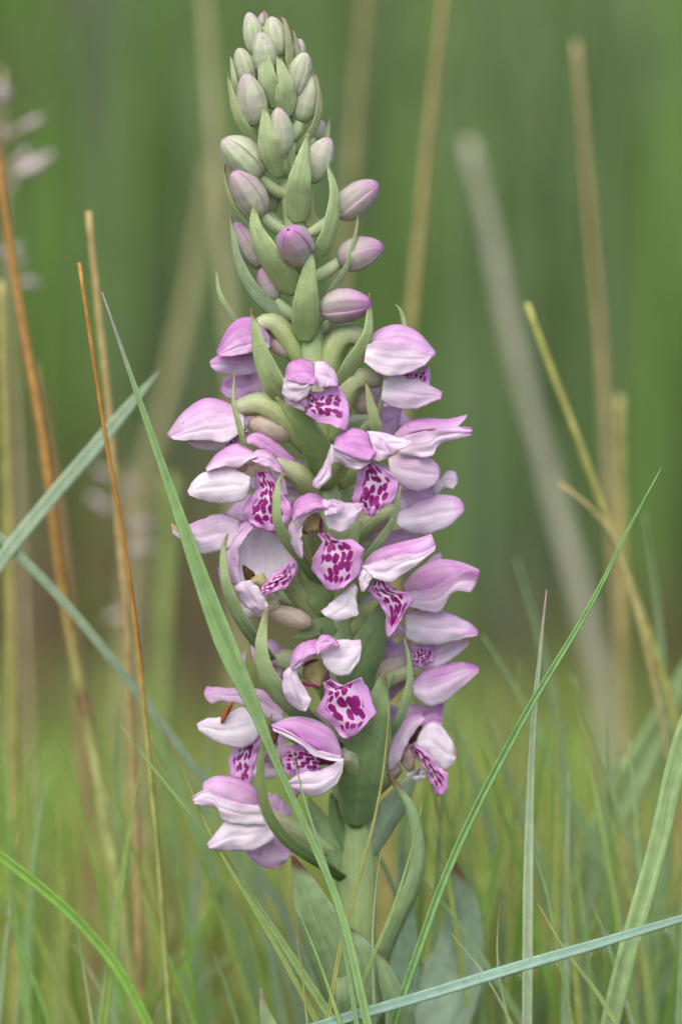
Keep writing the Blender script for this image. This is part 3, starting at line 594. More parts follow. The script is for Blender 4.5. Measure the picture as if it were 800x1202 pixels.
# --- bracts: pointed green leaves between the buds and flowers; base -> tip
G1, G2, G3 = (.37, .48, .20), (.43, .52, .26), (.20, .31, .12)
BR = [
    ([(322, 128, 20), (313, 92, 36), (308, 44, 36)], 27, dict(n=(-.4, 0, 1))),
    ([(334, 138, 18), (335, 102, 34), (325, 63, 32)], 27, dict(n=(.2, 0, 1))),
    ([(301, 172, 14), (282, 142, 30), (271, 108, 30), (268, 85, 28)], 17, dict(n=(-.7, 0, 1), c1=(.38, .40, .2))),
    ([(330, 208, 20), (316, 172, 44), (310, 123, 46)], 32, dict(n=(-.2, 0, 1))),
    ([(350, 262, 20), (352, 212, 46), (362, 157, 46)], 33, dict(n=(.2, 0, 1))),
    ([(341, 90, 12), (339, 50, 22), (334, 25, 20), (326, 18, 20)], 12, dict(n=(.6, 0, 1), c1=(.45, .33, .25))),
    ([(352, 88, 6), (349, 56, 10), (343, 32, 10)], 9, dict(n=(.7, 0, 1), c1=(.45, .30, .28))),
    ([(348, 180, 10), (370, 148, 22), (375, 112, 24), (366, 82, 22)], 13, dict(n=(.8, 0, .8), c1=(.40, .36, .22))),
    ([(284, 118, 4), (275, 95, 10), (271, 63, 10)], 9, dict(n=(-.7, 0, 1))),
    ([(315, 40, -2), (313, 24, 0), (309, 10, 2)], 7, dict(c1=(.45, .28, .3))),
    ([(372, 190, -8), (382, 162, -8), (387, 140, -6)], 10, dict()),
    ([(360, 318, 18), (382, 285, 36), (393, 235, 40), (384, 190, 36)], 25, dict(n=(.75, 0, 1))),
    ([(348, 345, 22), (318, 305, 48), (300, 268, 52), (299, 238, 50)], 36, dict(n=(-.4, 0, 1))),
    ([(359, 402, 22), (359, 350, 52), (366, 289, 52)], 36, dict(n=(0, .1, 1), cup=40)),
    ([(300, 278, 8), (276, 245, 16), (265, 215, 16), (264, 194, 14)], 9, dict(n=(-.8, 0, .6), c1=(.42, .42, .24))),
    ([(342, 378, 8), (306, 350, 20), (281, 310, 24), (270, 250, 22)], 17, dict(n=(-.5, .2, 1), c0=(.30, .40, .24), c1=(.34, .42, .24))),
    ([(290, 392, 0), (270, 368, 4), (257, 342, 4), (254, 312, 2)], 8, dict(n=(-.5, 0, 1), c0=(.32, .42, .26))),
    ([(384, 345, 14), (406, 315, 20), (417, 275, 20), (420, 246, 18)], 8, dict(n=(.6, 0, 1), c0=(.33, .43, .26))),
    ([(372, 272, 6), (362, 250, 14), (366, 222, 12)], 18, dict(c0=(.42, .46, .24), c1=(.46, .46, .28), brown=0)),
    ([(392, 460, 24), (414, 426, 40), (432, 392, 46), (433, 344, 42)], 22, dict(n=(.7, 0, 1))),
    ([(466, 402, -10), (474, 385, -8), (470, 365, -8), (461, 354, -8)], 6, dict(n=(0, 0, 1), brown=.9)),
    ([(352, 480, 20), (325, 456, 46), (306, 415, 54), (295, 362, 52)], 32, dict(n=(-.5, 0, 1))),
    ([(303, 470, -22), (290, 452, -20), (277, 424, -18), (270, 400, -18)], 24, dict(c0=(.20, .32, .16), c1=(.25, .38, .2), brown=0)),
    ([(290, 535, 46), (282, 505, 58), (274, 470, 58), (276, 437, 54)], 8, dict(n=(-.6, 0, 1), c1=(.42, .44, .26))),
    ([(380, 575, 24), (374, 532, 60), (350, 494, 84), (324, 466, 84)], 40, dict(n=(-.2, .3, 1), cup=30, c0=(.25, .38, .12), c1=(.29, .40, .15))),
    ([(442, 520, 30), (440, 498, 44), (434, 470, 46), (429, 446, 46)], 15, dict(n=(.3, 0, 1), c1=(.40, .42, .22), edge=.5)),
    ([(396, 540, 10), (424, 506, 14), (444, 482, 14), (456, 440, 12)], 9, dict(n=(.4, 0, 1), c0=(.33, .43, .26), brown=0)),
    ([(376, 690, 22), (352, 655, 80), (328, 620, 112), (324, 588, 118), (329, 562, 116), (337, 555, 114)], 17, dict(n=(-.4, 0, 1), c0=(.21, .32, .14), edge=.5, prof='strap')),
    ([(318, 775, 40), (288, 736, 78), (266, 690, 92), (262, 645, 90), (268, 626, 88)], 17, dict(n=(-.5, 0, 1), prof='strap', c0=(.20, .31, .16), edge=.4)),
    ([(400, 690, 14), (432, 652, 40), (460, 612, 46), (470, 570, 44)], 11, dict(n=(.3, .4, 1), prof='strap', c0=(.23, .34, .16), brown=0)),
    ([(396, 880, 22), (352, 838, 70), (318, 802, 96), (306, 762, 100), (314, 712, 98)], 27, dict(n=(-.5, .1, 1), prof='strap', c0=(.20, .30, .14), edge=.45)),
    ([(310, 830, 20), (298, 800, 26), (292, 770, 26), (293, 748, 24)], 15, dict(n=(-.3, 0, 1), c0=(.2, .3, .1), c1=(.36, .36, .12))),
    ([(402, 1032, 22), (372, 1010, 60), (334, 984, 86), (311, 945, 96), (306, 890, 98), (319, 838, 96)], 15, dict(n=(-.5, .2, 1), prof='strap', c0=(.13, .22, .08), c1=(.24, .30, .1))),
    ([(417, 972, 26), (424, 905, 62), (440, 840, 76), (451, 788, 74)], 58, dict(n=(.05, .1, 1), cup=28, prof='leaf', c0=(.19, .29, .12), c1=(.26, .36, .16), edge=.45)),
    ([(404, 850, 20), (420, 792, 44), (440, 742, 50), (462, 690, 46)], 56, dict(n=(.3, .1, 1), cup=40, c0=(.19, .29, .13), c1=(.24, .34, .14), edge=.2)),
    ([(440, 880, 16), (466, 850, 40), (480, 805, 44), (480, 775, 42), (474, 750, 40)], 12, dict(n=(.6, 0, 1), prof='strap', c0=(.22, .33, .18), brown=0)),
    ([(424, 880, 10), (442, 840, 16), (450, 810, 16), (462, 790, 14)], 26, dict(c0=(.30, .42, .20), c1=(.36, .46, .24), brown=0)),
    ([(392, 760, 18), (378, 735, 26), (360, 742, 30), (345, 748, 30)], 30, dict(c0=(.22, .33, .14), c1=(.27, .38, .16), brown=0)),
    ([(388, 660, 22), (400, 645, 30), (412, 625, 32), (424, 610, 30)], 40, dict(c0=(.27, .38, .15), brown=0)),
    ([(392, 720, 20), (380, 705, 32), (366, 690, 34), (352, 660, 32)], 34, dict(c0=(.22, .34, .12), brown=0)),
]
for pts, wd, kw in BR:
    up_ = smooth((420 - pts[0][1]) / 260)
    kw = dict(kw); kw.setdefault('c0', tuple(np.array(G1) + up_ * np.array([.07, .06, .07]))); kw.setdefault('c1', tuple(np.array(G2) + up_ * np.array([.07, .06, .07])))
    leafy('bract', pts, wd, parent=orchid, **kw)

# --- stem leaves near the foot
LV = [
    ([(412, 1230, 18), (392, 1140, 44), (366, 1070, 56), (343, 1004, 52)], 72, dict(n=(-.5, .1, 1), cup=40)),
    ([(420, 1250, 20), (430, 1180, 44), (420, 1120, 50), (400, 1085, 46)], 80, dict(n=(.1, .1, 1), cup=40)),
    ([(432, 1180, 14), (462, 1095, 40), (490, 1020, 46), (484, 955, 44), (455, 908, 40)], 24, dict(n=(.7, 0, .7), cup=60, prof='strap', twist=-50)),
    ([(426, 1010, 8), (450, 965, 16), (476, 925, 18), (492, 902, 18)], 34, dict(n=(.3, 0, 1), c0=(.22, .30, .19), c1=(.27, .35, .25))),
    ([(440, 1330, -20), (520, 1180, -70), (542, 1090, -90), (538, 1040, -90), (527, 1005, -88)], 84, dict(n=(.1, .3, 1), cup=25, c0=(.26, .36, .25), c1=(.23, .33, .2))),
    ([(402, 1030, 12), (388, 990, 20), (372, 960, 20), (362, 935, 18)], 34, dict(c0=(.27, .38, .16), c1=(.24, .35, .15), brown=0)),
    ([(408, 1004, 16), (396, 965, 20), (388, 930, 18)], 22, dict(c0=(.16, .27, .09), c1=(.18, .29, .1), brown=0)),
    ([(408, 1320, 22), (470, 1215, 56), (456, 1150, 64), (438, 1108, 60)], 44, dict(n=(.3, 0, 1), cup=50, edge=.6)),
    ([(404, 1380, 22), (330, 1240, 60), (312, 1195, 62), (306, 1160, 60)], 40, dict(n=(-.3, 0, 1), cup=40)),
    ([(430, 1320, -14), (470, 1180, -60), (476, 1080, -70), (470, 990, -66)], 40, dict(n=(.2, 0, 1), c0=(.22, .34, .2), c1=(.25, .36, .22), brown=0)),
]
for pts, wd, kw in LV:
    kw = dict(kw); kw.setdefault('c0', (.20, .30, .13)); kw.setdefault('c1', (.25, .35, .17)); kw.setdefault('prof', 'leaf')
    leafy('leaf', pts, wd, parent=orchid, mat=M_LEAF, th=.0004, **kw)

# ------------------------------------------------------------------ grass blades and stalks one can tell apart
def tag(o, label, cat, group=None, kind=None):
    o['label'] = label; o['category'] = cat
    if group: o['group'] = group
    if kind: o['kind'] = kind
    return o

def to_ground(P):
    """continue a world polyline downwards, bending towards the vertical, until it meets the soil"""
    P = [np.array(p) for p in P]; d = P[-1] - P[-2]; d /= np.linalg.norm(d)
    while P[-1][2] > -.004:
        d = d + np.array([0, 0, -.22]); d /= np.linalg.norm(d); P.append(P[-1] + d * .012)
    return P

def path(pts, d):
    """pts tip -> foot in the photo; d depth behind (-) or before (+) the orchid, one value or (tip, foot)"""
    if np.isscalar(d): d = (d, d)
    q = crom([p[:2] for p in pts], 24); q = np.c_[q, np.linspace(d[0], d[1], 24)]
    return np.array(to_ground(list(W(q))))

def blade(pts, d, wd, c, tipc=None, n=(0, 0, 1), fold=.25, name='grass_shoot', mat=None, twist=0, foot=None, taper=.45):
    P = path(pts, d); Lc = np.r_[0, np.cumsum(np.linalg.norm(np.diff(P, axis=0), axis=1))]; m = 46
    s = np.linspace(0, Lc[-1], m); P = np.stack([np.interp(s, Lc, P[:, k]) for k in range(3)], 1)
    t = s / Lc[-1]; dd = d if np.isscalar(d) else d[0]
    wid = wd * U * (S - dd * U) / S * (.04 + .96 * np.clip(t / taper, 0, 1) ** .75) * (1 - .25 * smooth((t - .6) / .4))
    if len(pts[0]) > 2:                       # widths given point by point
        q = crom(pts, 24); Wq = W(np.c_[q[:, :2], np.linspace(dd, dd, 24)]); lq = np.r_[0, np.cumsum(np.linalg.norm(np.diff(Wq, axis=0), axis=1))]
        wid = np.interp(s, lq, np.maximum(q[:, 2], .8)) * U * (S - dd * U) / S
    T = np.gradient(P, axis=0); T /= np.linalg.norm(T, axis=1, keepdims=True)
    nw = np.array([n[0], -n[2], n[1]], float)
    a = np.linspace(0, R(twist), m)
    NN = np.stack([nw[0] * np.cos(a) - nw[1] * np.sin(a), nw[0] * np.sin(a) + nw[1] * np.cos(a), 0 * a + nw[2]], 1)
    NN -= (NN * T).sum(1, keepdims=True) * T; NN /= np.linalg.norm(NN, axis=1, keepdims=True) + 1e-9
    B = np.cross(T, NN)
    ss = np.array([-1, -.5, 0, .5, 1.])
    G = P[:, None] + B[:, None] * (wid[:, None] / 2 * ss)[..., None] + NN[:, None] * (wid[:, None] * fold * (np.abs(ss) - .5))[..., None]
    V, F = shell(G, max(.00025, float(wd * U * .12)))
    c = np.array(c); tc = np.array(tipc if tipc is not None else c)
    k = smooth(1 - t / .10)[:, None, None]; cc = c * (1 - k) + tc * k
    if foot is not None:
        k = smooth((t - .45) / .2)[:, None, None]; cc = cc * (1 - k) + np.array(foot) * k
    cc = cc * (1 + .10 * wob(m, 6)[:, None, None]) * (1 + np.array([.10, 0, -.12, 0, .10])[None, :, None])
    uv = np.stack([np.repeat(t[:, None], 5, 1) * 6, np.repeat(((ss + 1) / 2)[None], m, 0)], 2).reshape(-1, 2)
    org = P[-1].copy(); org[2] = 0
    o = link(name, mesh(name, V - org, F, np.vstack([cc.reshape(-1, 3)] * 2), np.vstack([uv, uv])), mat or M_GRASS)
    o.location = org; return o, P

def stalk(pts, d, wd, c, foot=None, footat=.5, name='dry_grass_stalk', nodes=()):
    P = path(pts, d); Lc = np.r_[0, np.cumsum(np.linalg.norm(np.diff(P, axis=0), axis=1))]; m = 48
    s = np.linspace(0, Lc[-1], m); P = np.stack([np.interp(s, Lc, P[:, k]) for k in range(3)], 1); t = s / Lc[-1]
    dd = d if np.isscalar(d) else d[0]
    r = wd / 2 * U * (S - dd * U) / S * (.62 + .38 * np.clip(t / .5, 0, 1)) * (1 + .05 * wob(m, 5))
    for q in nodes: r = r * (1 + .35 * np.exp(-((t - q) / .012) ** 2))
    V, F, uv = tube_vf(P, r, 8, .05, 3)
    c = np.array(c); f = np.array(foot if foot is not None else c); k = smooth((t - footat + .06) / .12)[:, None]
    cc = (c * (1 - k) + f * k) * (1 + .12 * wob(m, 7))[:, None]
    for q in nodes: kk = np.exp(-((t - q) / .015) ** 2)[:, None]; cc = cc * (1 - kk) + np.array([.16, .06, .04]) * kk
    col = np.repeat(cc, 8, 0); col = np.vstack([col, cc[:1] * 1.2, cc[-1:]])
    uv = uv * np.array([8, 1])
    org = P[-1].copy(); org[2] = 0
    o = link(name, mesh(name, V - org, F, col, uv), M_DRY); o.location = org; return o, P

GR, GB, GY, GP = (.16, .29, .07), (.29, .39, .25), (.30, .36, .09), (.34, .43, .22)
OR, TN, GRY = (.36, .18, .04), (.38, .28, .12), (.33, .32, .22)
# (points tip -> foot, depth, width, colour, label, keywords)
BL = [
    ([(120, 343, 1), (150, 430, 5), (200, 575, 11), (240, 690, 20), (268, 765, 25), (296, 825, 16), (322, 890, 9), (360, 975, 8), (400, 1070, 9), (432, 1205, 10)], (60, 150), 12, (.21, .34, .12), 'broad bright green grass blade with purplish tip leaning across the lower left flowers', dict(tipc=(.30, .24, .27), taper=.5, twist=30)),
    ([(188, 434), (120, 515), (60, 585), (0, 660), (-70, 760), (-130, 880)], (-190, -120), 16, GB, 'straight pale blue-green grass blade slanting past the brown stalks', dict(taper=.06, fold=.1)),
    ([(-40, 590), (0, 630), (80, 712), (190, 850), (270, 965), (340, 1090), (400, 1230)], (-150, -230), 10, GB, 'pale blue-green blade slanting down below the other one, crossing the brown stalks', dict(taper=.05, fold=.1)),
    ([(142, 852), (190, 915), (240, 975), (320, 1090), (392, 1200)], (20, 40), 11, (.25, .36, .13), 'thin green grass blade arching beneath the lowest left flower', dict()),
    ([(185, 843), (215, 905), (250, 985), (300, 1070), (340, 1140), (380, 1215)], (45, 60), 7, (.27, .34, .10), 'very thin yellowish grass blade crossing the lowest left flower', dict(tipc=(.3, .15, .08))),
    ([(-60, 965), (0, 1005), (80, 1070), (140, 1140), (180, 1215)], (-30, -30), 12, (.20, .36, .06), 'bright green blade bending out of the grass tuft left of the orchid', dict(taper=.08)),
    ([(776, 549), (735, 625), (690, 715), (610, 850), (530, 1010), (468, 1180)], (60, 90), 8.5, (.19, .34, .11), 'long dark green grass blade slanting up from the orchid foot to its right', dict(taper=.3, fold=.4)),
    ([(641, 692), (633, 770), (625, 860), (620, 1000), (618, 1210)], 50, 12, (.33, .42, .25), 'upright pale grey-green blade with pinkish pointed tip right of the orchid', dict(tipc=(.42, .28, .26), taper=.35)),
    ([(860, 860), (800, 1000)], -10, 1, GR, None, {}),
    ([(880, 700), (835, 790), (800, 870), (768, 1005), (735, 1120), (712, 1215)], (20, 40), 23, (.27, .39, .16), 'broad pale green grass blade with ribbed face at the right of the meadow', dict(taper=.12, fold=.18)),
    ([(340, 870), (358, 942), (374, 990), (390, 1040), (402, 1100), (419, 1205)], (120, 120), 6, (.30, .42, .20), 'hair-thin pale green blade in front of the orchid stem', dict()),
    ([(458, 820), (449, 910), (436, 975), (420, 1035), (400, 1110), (384, 1200)], (110, 110), 6, (.33, .34, .10), 'thin yellow-brown blade crossing the orchid stem in front', dict(foot=(.30, .28, .06))),
    ([(448, 995), (441, 1040), (437, 1110), (440, 1210)], 95, 5, (.34, .42, .22), 'short pale blade standing before the orchid stem', dict()),
    ([(347, 1064), (365, 1105), (382, 1150), (402, 1210)], 120, 8, (.27, .38, .13), 'short green blade leaning on the lower orchid leaf', dict()),
    ([(347, 1095), (354, 1140), (362, 1215)], 125, 5, (.32, .34, .12), 'short straw-tipped blade beside the lower orchid leaf', dict(tipc=(.4, .3, .12))),
    ([(527, 1094), (545, 1115), (575, 1155), (604, 1210)], 60, 6, (.33, .42, .2), 'thin pale blade slanting behind the long horizontal blade', dict()),
    ([(586, 1058), (583, 1115), (588, 1160), (598, 1210)], 60, 5, (.33, .40, .18), 'short straight thin blade with brown tip between two slanting blades', dict(tipc=(.3, .22, .1))),
    ([(605, 943), (625, 1000), (640, 1045), (655, 1120), (672, 1210)], 10, 6, (.24, .36, .12), 'thin green blade with a red-brown streak right of the pale upright blade', dict(tipc=(.35, .30, .15))),
    ([(630, 1060), (662, 1115), (700, 1165), (730, 1215)], 40, 9, (.28, .36, .12), 'short green blade with straw tip under the broad right blade', dict(tipc=(.42, .36, .2))),
    ([(673, 793), (690, 850), (705, 890), (730, 965), (760, 1040), (800, 1120)], -160, 11, (.27, .37, .16), 'soft green blade curving outward among the grass on the right', dict()),
    ([(699, 916), (715, 965), (735, 1035), (752, 1100), (765, 1210)], -110, 11, (.28, .36, .11), 'yellowish green blade behind the broad right blade', dict()),
    ([(675, 994), (682, 1060), (690, 1130), (698, 1210)], -120, 10, (.27, .40, .14), 'blurred upright green blade right of the streaked blade', dict()),
    ([(735, 860), (705, 960), (690, 1060), (682, 1210)], -260, 12, (.27, .37, .18), 'faint blade rising behind the yellowish one', dict()),
    ([(88, 1076), (97, 1130), (110, 1210)], 15, 7, (.27, .37, .16), 'short fine blade with pale tip left of the orchid', dict()),
    ([(60, 910), (47, 965), (37, 1060), (32, 1210)], -180, 10, (.24, .36, .14), 'upright blurred green blade in the grass left of the orchid', dict()),
    ([(56, 1000), (62, 1060), (68, 1140), (72, 1220)], -150, 7, (.27, .34, .11), 'slim blade with straw tip next to the upright blurred blade', dict(tipc=(.36, .26, .12))),
    ([(0, 814), (6, 900), (12, 1005), (22, 1110), (36, 1215)], -120, 9, (.22, .36, .10), 'long slim green blade at the left edge of the meadow', dict(tipc=(.35, .25, .15))),
    ([(-10, 1030), (14, 1090), (40, 1150), (64, 1215)], -60, 9, (.20, .34, .08), 'low green blade in the left tuft', dict()),
    ([(202, 1072), (192, 1130), (184, 1215)], -240, 9, (.33, .33, .14), 'short straw-coloured blurred blade behind the arching blade', dict()),
    ([(755, 600), (768, 690), (775, 760), (778, 850), (780, 1100)], -420, 14, (.24, .36, .16), 'soft green blade beside the leaning yellow stalk', dict()),
    ([(565, 745), (600, 800), (640, 880), (680, 960), (720, 1080), (750, 1220)], -260, 14, (.25, .37, .15), 'arched green blade crossing behind the pale upright blade', dict()),
    ([(500, 790), (545, 880), (575, 980), (588, 1090), (592, 1210)], -360, 15, (.25, .36, .17), 'soft green blade rising behind the lowest right flower', dict()),
    ([(605, 655), (630, 740), (650, 830), (665, 950), (672, 1150)], -480, 17, (.25, .36, .17), 'blurred green blade behind the long dark slanting blade', dict()),
    ([(815, 760), (760, 880), (712, 970), (672, 1080), (640, 1200)], -420, 40, (.27, .38, .16), 'wide blurred bluish blade arching over from the right', dict(taper=.2)),
    ([(150, 700), (165, 790), (200, 900), (245, 1010), (285, 1110), (310, 1215)], -330, 16, (.25, .37, .15), 'wide soft blue-green blade behind the arching thin blades', dict()),
    ([(205, 890), (250, 960), (300, 1050), (335, 1130), (360, 1215)], -240, 16, (.28, .37, .19), 'wide greyish blade rising behind the orchid foot', dict()),
    ([(190, 905), (205, 990), (225, 1090), (240, 1210)], -500, 26, (.25, .38, .14), 'very wide blurred green blade left of the orchid foot', dict()),
    ([(478, 900), (474, 980), (470, 1080), (470, 1210)], -330, 20, (.22, .36, .18), 'blurred upright blade just right of the orchid stem', dict()),
    ([(430, 1140), (460, 1070), (482, 1000), (496, 940)][::-1], 105, 7, (.26, .36, .12), 'slender green blade lying along the twisted orchid leaf', dict()),
]
for pts, d, wd, c, lab, kw in BL:
    if lab is None: continue
    o, P = blade(pts, d, wd, c, **kw)
    tag(o, lab, 'grass blade', 'grass blades around the orchid')

for i in range(95):
    right = rng.uniform() < .6
    x0 = rng.uniform(470, 840) if right else rng.uniform(-40, 400); ytip = rng.uniform(820, 1130) - (60 if right else 0); dz = -rng.uniform(40, 420)
    lean_ = rng.normal(0, 70); ci = int(rng.integers(5)); c = np.array([(.20, .35, .06), (.28, .39, .10), (.26, .40, .17), (.31, .37, .09), (.29, .40, .22)][ci]) * rng.uniform(.85, 1.15); wi = rng.uniform(5, 12)
    o, P = blade([(x0 + lean_, ytip), (x0 + lean_ * .55, ytip * .6 + 1215 * .4), (x0, 1215)], dz, wi, c, tipc=c * (1.15, .95, .9), taper=.35, twist=rng.uniform(-60, 60), fold=.2)
    lab = '%s %s %s grass blade in the turf %s' % ('tall' if ytip < 900 else 'short' if ytip > 1020 else 'mid-height', ('bright green', 'fresh green', 'soft green', 'yellow-green', 'blue-green')[ci],
        'upright' if abs(lean_) < 30 else 'drooping' if abs(lean_) > 90 else 'leaning', ('sharp and close beside' if dz > -130 else 'blurred behind') + ' the orchid foot')
    tag(o, lab, 'grass blade', lab.split(' grass')[0] + ' blades of the turf')

# the fuzzy blade lying across the foot of the picture
o, P = blade([(1010, 1050), (900, 1052), (800, 1078), (700, 1108), (600, 1137), (500, 1168), (380, 1203), (250, 1250)], (90, 120), 13, (.19, .31, .23), n=(0, .5, 1), fold=.12, taper=.25)
tag(o, 'pale blue-green hairy grass blade lying across in front of the orchid foot', 'grass blade', 'grass blades around the orchid')
hv, hf = [], []
Lc = np.r_[0, np.cumsum(np.linalg.norm(np.diff(P, axis=0), axis=1))]
for i in range(700):
    s = rng.uniform(.15, .75) * Lc[-1]; q = np.array([np.interp(s, Lc, P[:, k]) for k in range(3)])
    side = rng.choice([-1, 1]); q = q + np.array([0, 0, side * .0011 + rng.normal() * .0002])
    tipv = q + np.array([rng.normal() * .0007, -abs(rng.normal()) * .0007, side * rng.uniform(.0006, .0018)])
    k = len(hv); hv += [q + np.array([.00002, 0, 0]), q - np.array([.00002, 0, 0]), tipv, q + np.array([0, .00004, 0])]; hf += [(k, k + 1, k + 2), (k + 1, k + 3, k + 2), (k + 3, k, k + 2)]
hv = np.array(hv) - np.array(o.location)
fz = link('hairs', mesh('hairs', hv, hf, np.tile([.6, .65, .6], (len(hv), 1)), np.zeros((len(hv), 2)), False), M_FUZZ, o); fz['kind'] = 'stuff'

ST = [
    ([(93, 308), (108, 410), (125, 520), (143, 620), (157, 720), (168, 820), (185, 1000), (200, 1210)], -20, 7, OR, 'thin orange-brown grass stalk with a broken tip left of the orchid', dict(foot=(.29, .31, .09), footat=.38)),
    ([(104, 248), (115, 360), (128, 480), (138, 600), (150, 760), (160, 1000), (165, 1210)], -260, 11, TN, 'tan dry stalk with blunt top behind the thin orange stalk', dict()),
    ([(-8, 120), (5, 240), (30, 400), (52, 520), (66, 640), (85, 760), (104, 852), (128, 985), (145, 1080), (160, 1210)], -260, 15, (.33, .18, .05), 'thick orange-brown stalk turning green below its dark joint', dict(foot=(.29, .32, .11), footat=.42, nodes=(.475,))),
    ([(530, -60), (520, 0), (505, 130), (493, 260), (481, 385), (468, 560), (455, 800), (450, 1200)], -900, 12, (.38, .28, .11), 'golden tan stalk rising out of sight behind the right-facing hoods', dict()),
    ([(436, -60), (428, 0), (418, 120), (408, 260), (398, 420), (390, 800)], -1500, 15, (.28, .24, .11), 'faint brown blurred stalk behind the upper buds', dict()),
    ([(548, 165), (575, 270), (600, 400), (628, 500), (652, 590), (685, 720), (712, 850), (740, 1100)], -1750, 24, GRY, 'thick pale grey blurred stalk leaning behind the flower spike', dict()),
    ([(675, 50), (685, 170), (697, 320), (708, 450), (716, 580), (725, 720), (732, 860), (745, 1100)], -1000, 11, (.36, .27, .13), 'upright tan blurred stalk with blunt top far right', dict()),
    ([(618, 356), (645, 430), (675, 510), (710, 605), (740, 690), (775, 790), (800, 900), (810, 1150)], -330, 11, (.34, .33, .09), 'leaning yellow-green stalk with pale cut top', dict()),
    ([(655, 566), (685, 590), (715, 622), (730, 660)], -300, 8, (.36, .30, .12), 'short side shoot beside the leaning yellow-green stalk', dict()),
    ([(726, 465), (728, 600), (731, 760), (736, 1000)], -800, 14, (.33, .29, .10), 'blurred olive stalk right behind the tan one', dict()),
    ([(238, -70), (241, 0), (250, 130), (257, 230), (268, 350), (276, 500), (280, 800)], -1500, 18, (.32, .30, .15), 'wide pale tan blurred stalk left behind the buds', dict()),
    ([(250, 190), (232, 300), (205, 430), (182, 520), (165, 610), (150, 800)], -1900, 22, (.29, .27, .13), 'slanting tan blurred stalk crossing the wide pale one', dict()),
    ([(0, 330), (6, 500), (12, 700), (18, 1000)], -500, 14, (.33, .30, .09), 'olive stalk at the left border of the meadow', dict()),
    ([(38, 430), (62, 560), (80, 700), (98, 860), (110, 1100)], -900, 14, (.28, .17, .09), 'dull brown blurred stalk between the orange stalks', dict()),
    ([(200, 560), (193, 700), (188, 850), (186, 1100)], -1300, 24, (.25, .31, .09), 'soft green blurred stem behind the left grass blade', dict()),
]
for pts, d, wd, c, lab, kw in ST:
    o, P = stalk(pts, d, wd, c, **kw); tag(o, lab, 'dry stalk', 'dry grass stalks behind the orchid')

# seed heads: a stalk with pale spikelets
def seed_head(pts, d, wd, spots, lab):
    o, P = stalk(pts, d, wd, (.34, .28, .16), name='grass_seed_head'); tag(o, lab, 'seed head', 'pale grass seed heads')
    org = np.array(o.location)
    for (x, y, rx, ry, rot) in spots:
        v, f = blob_vf((x, y, d + rng.uniform(-20, 20)), (rx * .9, ry * .62, ry * .62), 10, 8, rot, .15)
        link('spikelet', mesh('spikelet', v - org, f, np.tile([.40, .34, .32], (len(v), 1)) * rng.uniform(.8, 1.1), np.zeros((len(v), 2))), M_DRY, o)
        # thin foot joining the spikelet to the stalk
        q = np.array([np.interp(y + 16, [p[1] for p in pts], [p[0] for p in pts]), y + 16, d]); a = np.array([x, y, d])
        tv, tf, tu = tube_vf(W(np.linspace(a, q, 5)), np.full(5, .0003), 6)
        link('pedicel', mesh('pedicel', tv - org, tf, np.tile([.36, .30, .18], (len(tv), 1)), tu), M_DRY, o)
seed_head([(2, 80), (5, 200), (10, 330), (18, 460), (28, 700), (40, 1000)], -900, 8,
          [(4, 110, 9, 26, 0), (26, 152, 16, 6, -40), (48, 186, 18, 7, -18), (18, 214, 14, 7, -70), (22, 306, 12, 6, 30), (34, 146, 20, 8, -24), (38, 196, 26, 11, -26), (26, 186, 18, 9, -60), (12, 294, 15, 8, -20), (32, 332, 19, 8, 10), (4, 160, 8, 18, 0)], 'pale fluffy grass seed head at the left border beside the thick orange stalk')
seed_head([(150, 548), (152, 600), (155, 680), (160, 780), (166, 1000)], -1100, 8,
          [(150, 574, 15, 8, -35), (116, 590, 16, 8, 40), (162, 618, 22, 9, -10), (166, 644, 20, 8, -15), (122, 556, 14, 7, 30), (134, 724, 15, 7, -20)], 'pale grass seed head low behind the thin orange stalk')

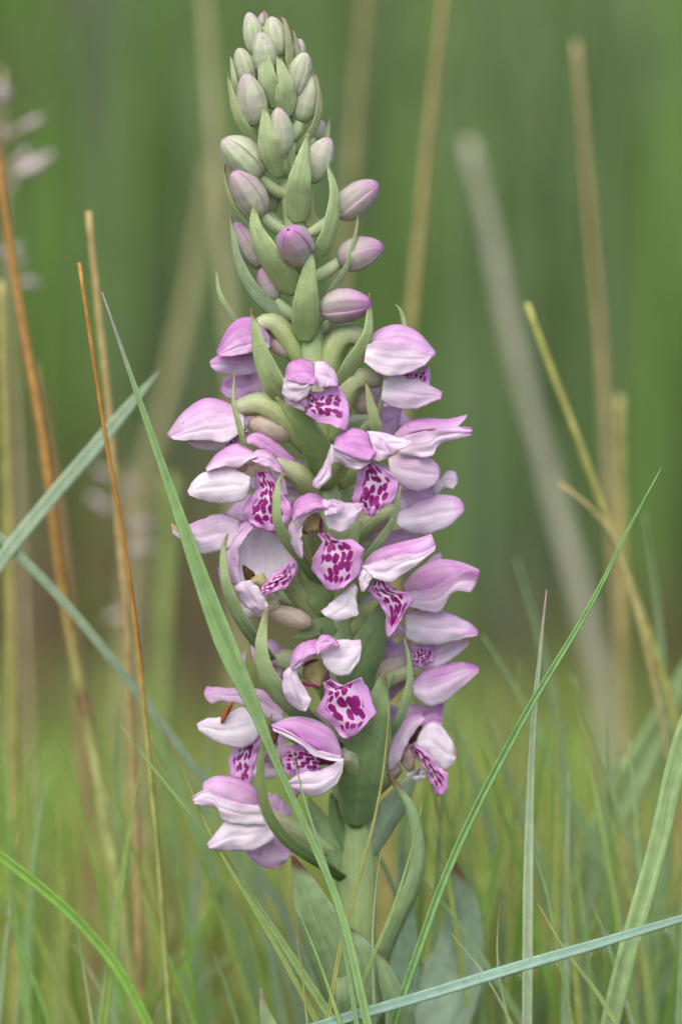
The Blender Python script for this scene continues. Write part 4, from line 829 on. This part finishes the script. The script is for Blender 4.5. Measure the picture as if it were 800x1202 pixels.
# ------------------------------------------------------------------ meadow grass nobody could count
def field(name, nb, ys, hs, ws, cols, lab, dens=None, half=(.45, .16), lean=.25, seed=3, keep=None):
    r = np.random.default_rng(seed)
    y = r.uniform(0, 1, nb); y = ys[0] + (ys[1] - ys[0]) * (y if dens is None else y ** dens)
    x = r.uniform(-1, 1, nb) * (half[0] + half[1] * np.maximum(y + S, 0))
    cl = (np.sin(x * 5.1 + 1.3 * y) + np.sin(y * 4.3 - 2 * x + 1) + np.sin(x * 11 + y * 9)) / 3
    h = r.uniform(hs[0], hs[1], nb) * (1 + .18 * cl); wd = r.uniform(ws[0], ws[1], nb)
    if keep is not None:
        m = keep(x, y, h); x, y, h, wd, cl = x[m], y[m], h[m], wd[m], cl[m]; nb = len(x)
    ci = np.clip(((cl + 1) / 2 * len(cols) + r.normal(0, .9, nb)).astype(int), 0, len(cols) - 1)
    col = np.array(cols)[ci] * r.uniform(.8, 1.2, (nb, 1))
    az = r.uniform(0, 2 * np.pi, nb); ln = np.abs(r.normal(0, lean, nb)); fa = r.uniform(0, 2 * np.pi, nb)
    seg = 5; t = np.linspace(0, 1, seg + 1)
    px = x[:, None] + (np.cos(az) * ln * h)[:, None] * t ** 2; py = y[:, None] + (np.sin(az) * ln * h)[:, None] * t ** 2
    pz = (h / np.sqrt(1 + ln ** 2))[:, None] * t[None] - .006
    hw = wd[:, None] / 2 * (1 - t ** 2 * .96)[None] * np.where(t < .3, .7 + t, 1)[None]
    bx, by = np.cos(fa)[:, None] * hw, np.sin(fa)[:, None] * hw
    V = np.stack([np.stack([px - bx, py - by, pz], 2), np.stack([px + bx, py + by, pz], 2)], 2).reshape(-1, 3)
    i0 = (np.arange(nb) * (seg + 1) * 2)[:, None] + (np.arange(seg) * 2)[None]
    F = np.stack([i0, i0 + 1, i0 + 3, i0 + 2], 2).reshape(-1, 4)
    me = bpy.data.meshes.new(name); me.vertices.add(len(V)); me.vertices.foreach_set('co', V.ravel().astype(np.float32))
    me.loops.add(F.size); me.loops.foreach_set('vertex_index', F.ravel().astype(np.int32))
    me.polygons.add(len(F)); me.polygons.foreach_set('loop_start', np.arange(0, F.size, 4, dtype=np.int32))
    me.update(calc_edges=True)
    a = me.color_attributes.new('Col', 'FLOAT_COLOR', 'POINT'); c4 = np.ones((len(V), 4), np.float32); c4[:, :3] = np.repeat(col, (seg + 1) * 2, 0)
    a.data.foreach_set('color', c4.ravel()); me.polygons.foreach_set('use_smooth', [True] * len(F)); me.validate()
    o = link(name, me, M_GRASS); tag(o, lab, 'grass', None, 'stuff'); return o

FAR = [(.15, .27, .07), (.18, .32, .06), (.22, .34, .12), (.25, .33, .19), (.18, .35, .05), (.25, .26, .12)]
field('tall_meadow_grass', 30000, (1.05, 7.5), (.38, .75), (.003, .007), FAR, 'tall blurred green grass filling the meadow far behind the orchid', 1.2, (.6, .22), .22, 11)
field('distant_meadow_grass', 14000, (7.0, 30), (.6, 1.0), (.008, .018), FAR, 'distant tall grass closing the meadow behind', 1.3, (2.0, .25), .2, 12)
field('low_meadow_grass', 5000, (.45, 1.2), (.02, .06), (.002, .004), [(.20, .30, .05), (.25, .29, .07), (.18, .18, .06)], 'low dull grass between the short turf and the tall meadow', 1.0, (.3, .2), .4, 17)
field('withered_meadow_grass', 12000, (.8, 3.2), (.07, .19), (.003, .006), [(.13, .09, .05), (.17, .12, .06), (.12, .08, .055), (.18, .17, .06)], 'withered brown grass at the foot of the tall meadow grass', 1.0, (.5, .22), .5, 13, keep=lambda x, y, h: (x < -.01 * y) | (h < .11))
NEAR = [(.20, .33, .05), (.27, .38, .07), (.24, .38, .13), (.33, .38, .08), (.19, .34, .05), (.34, .31, .10)]
field('short_meadow_grass', 5500, (.07, .48), (.05, .12), (.0014, .0034), NEAR, 'short soft green grass behind and around the orchid foot', .9, (.22, .16), .3, 14)
field('foreground_turf_grass', 2500, (-.45, .08), (.02, .065), (.0012, .0028), NEAR, 'low turf grass at ground level around the orchid', 1.0, (.30, .05), .4, 15)
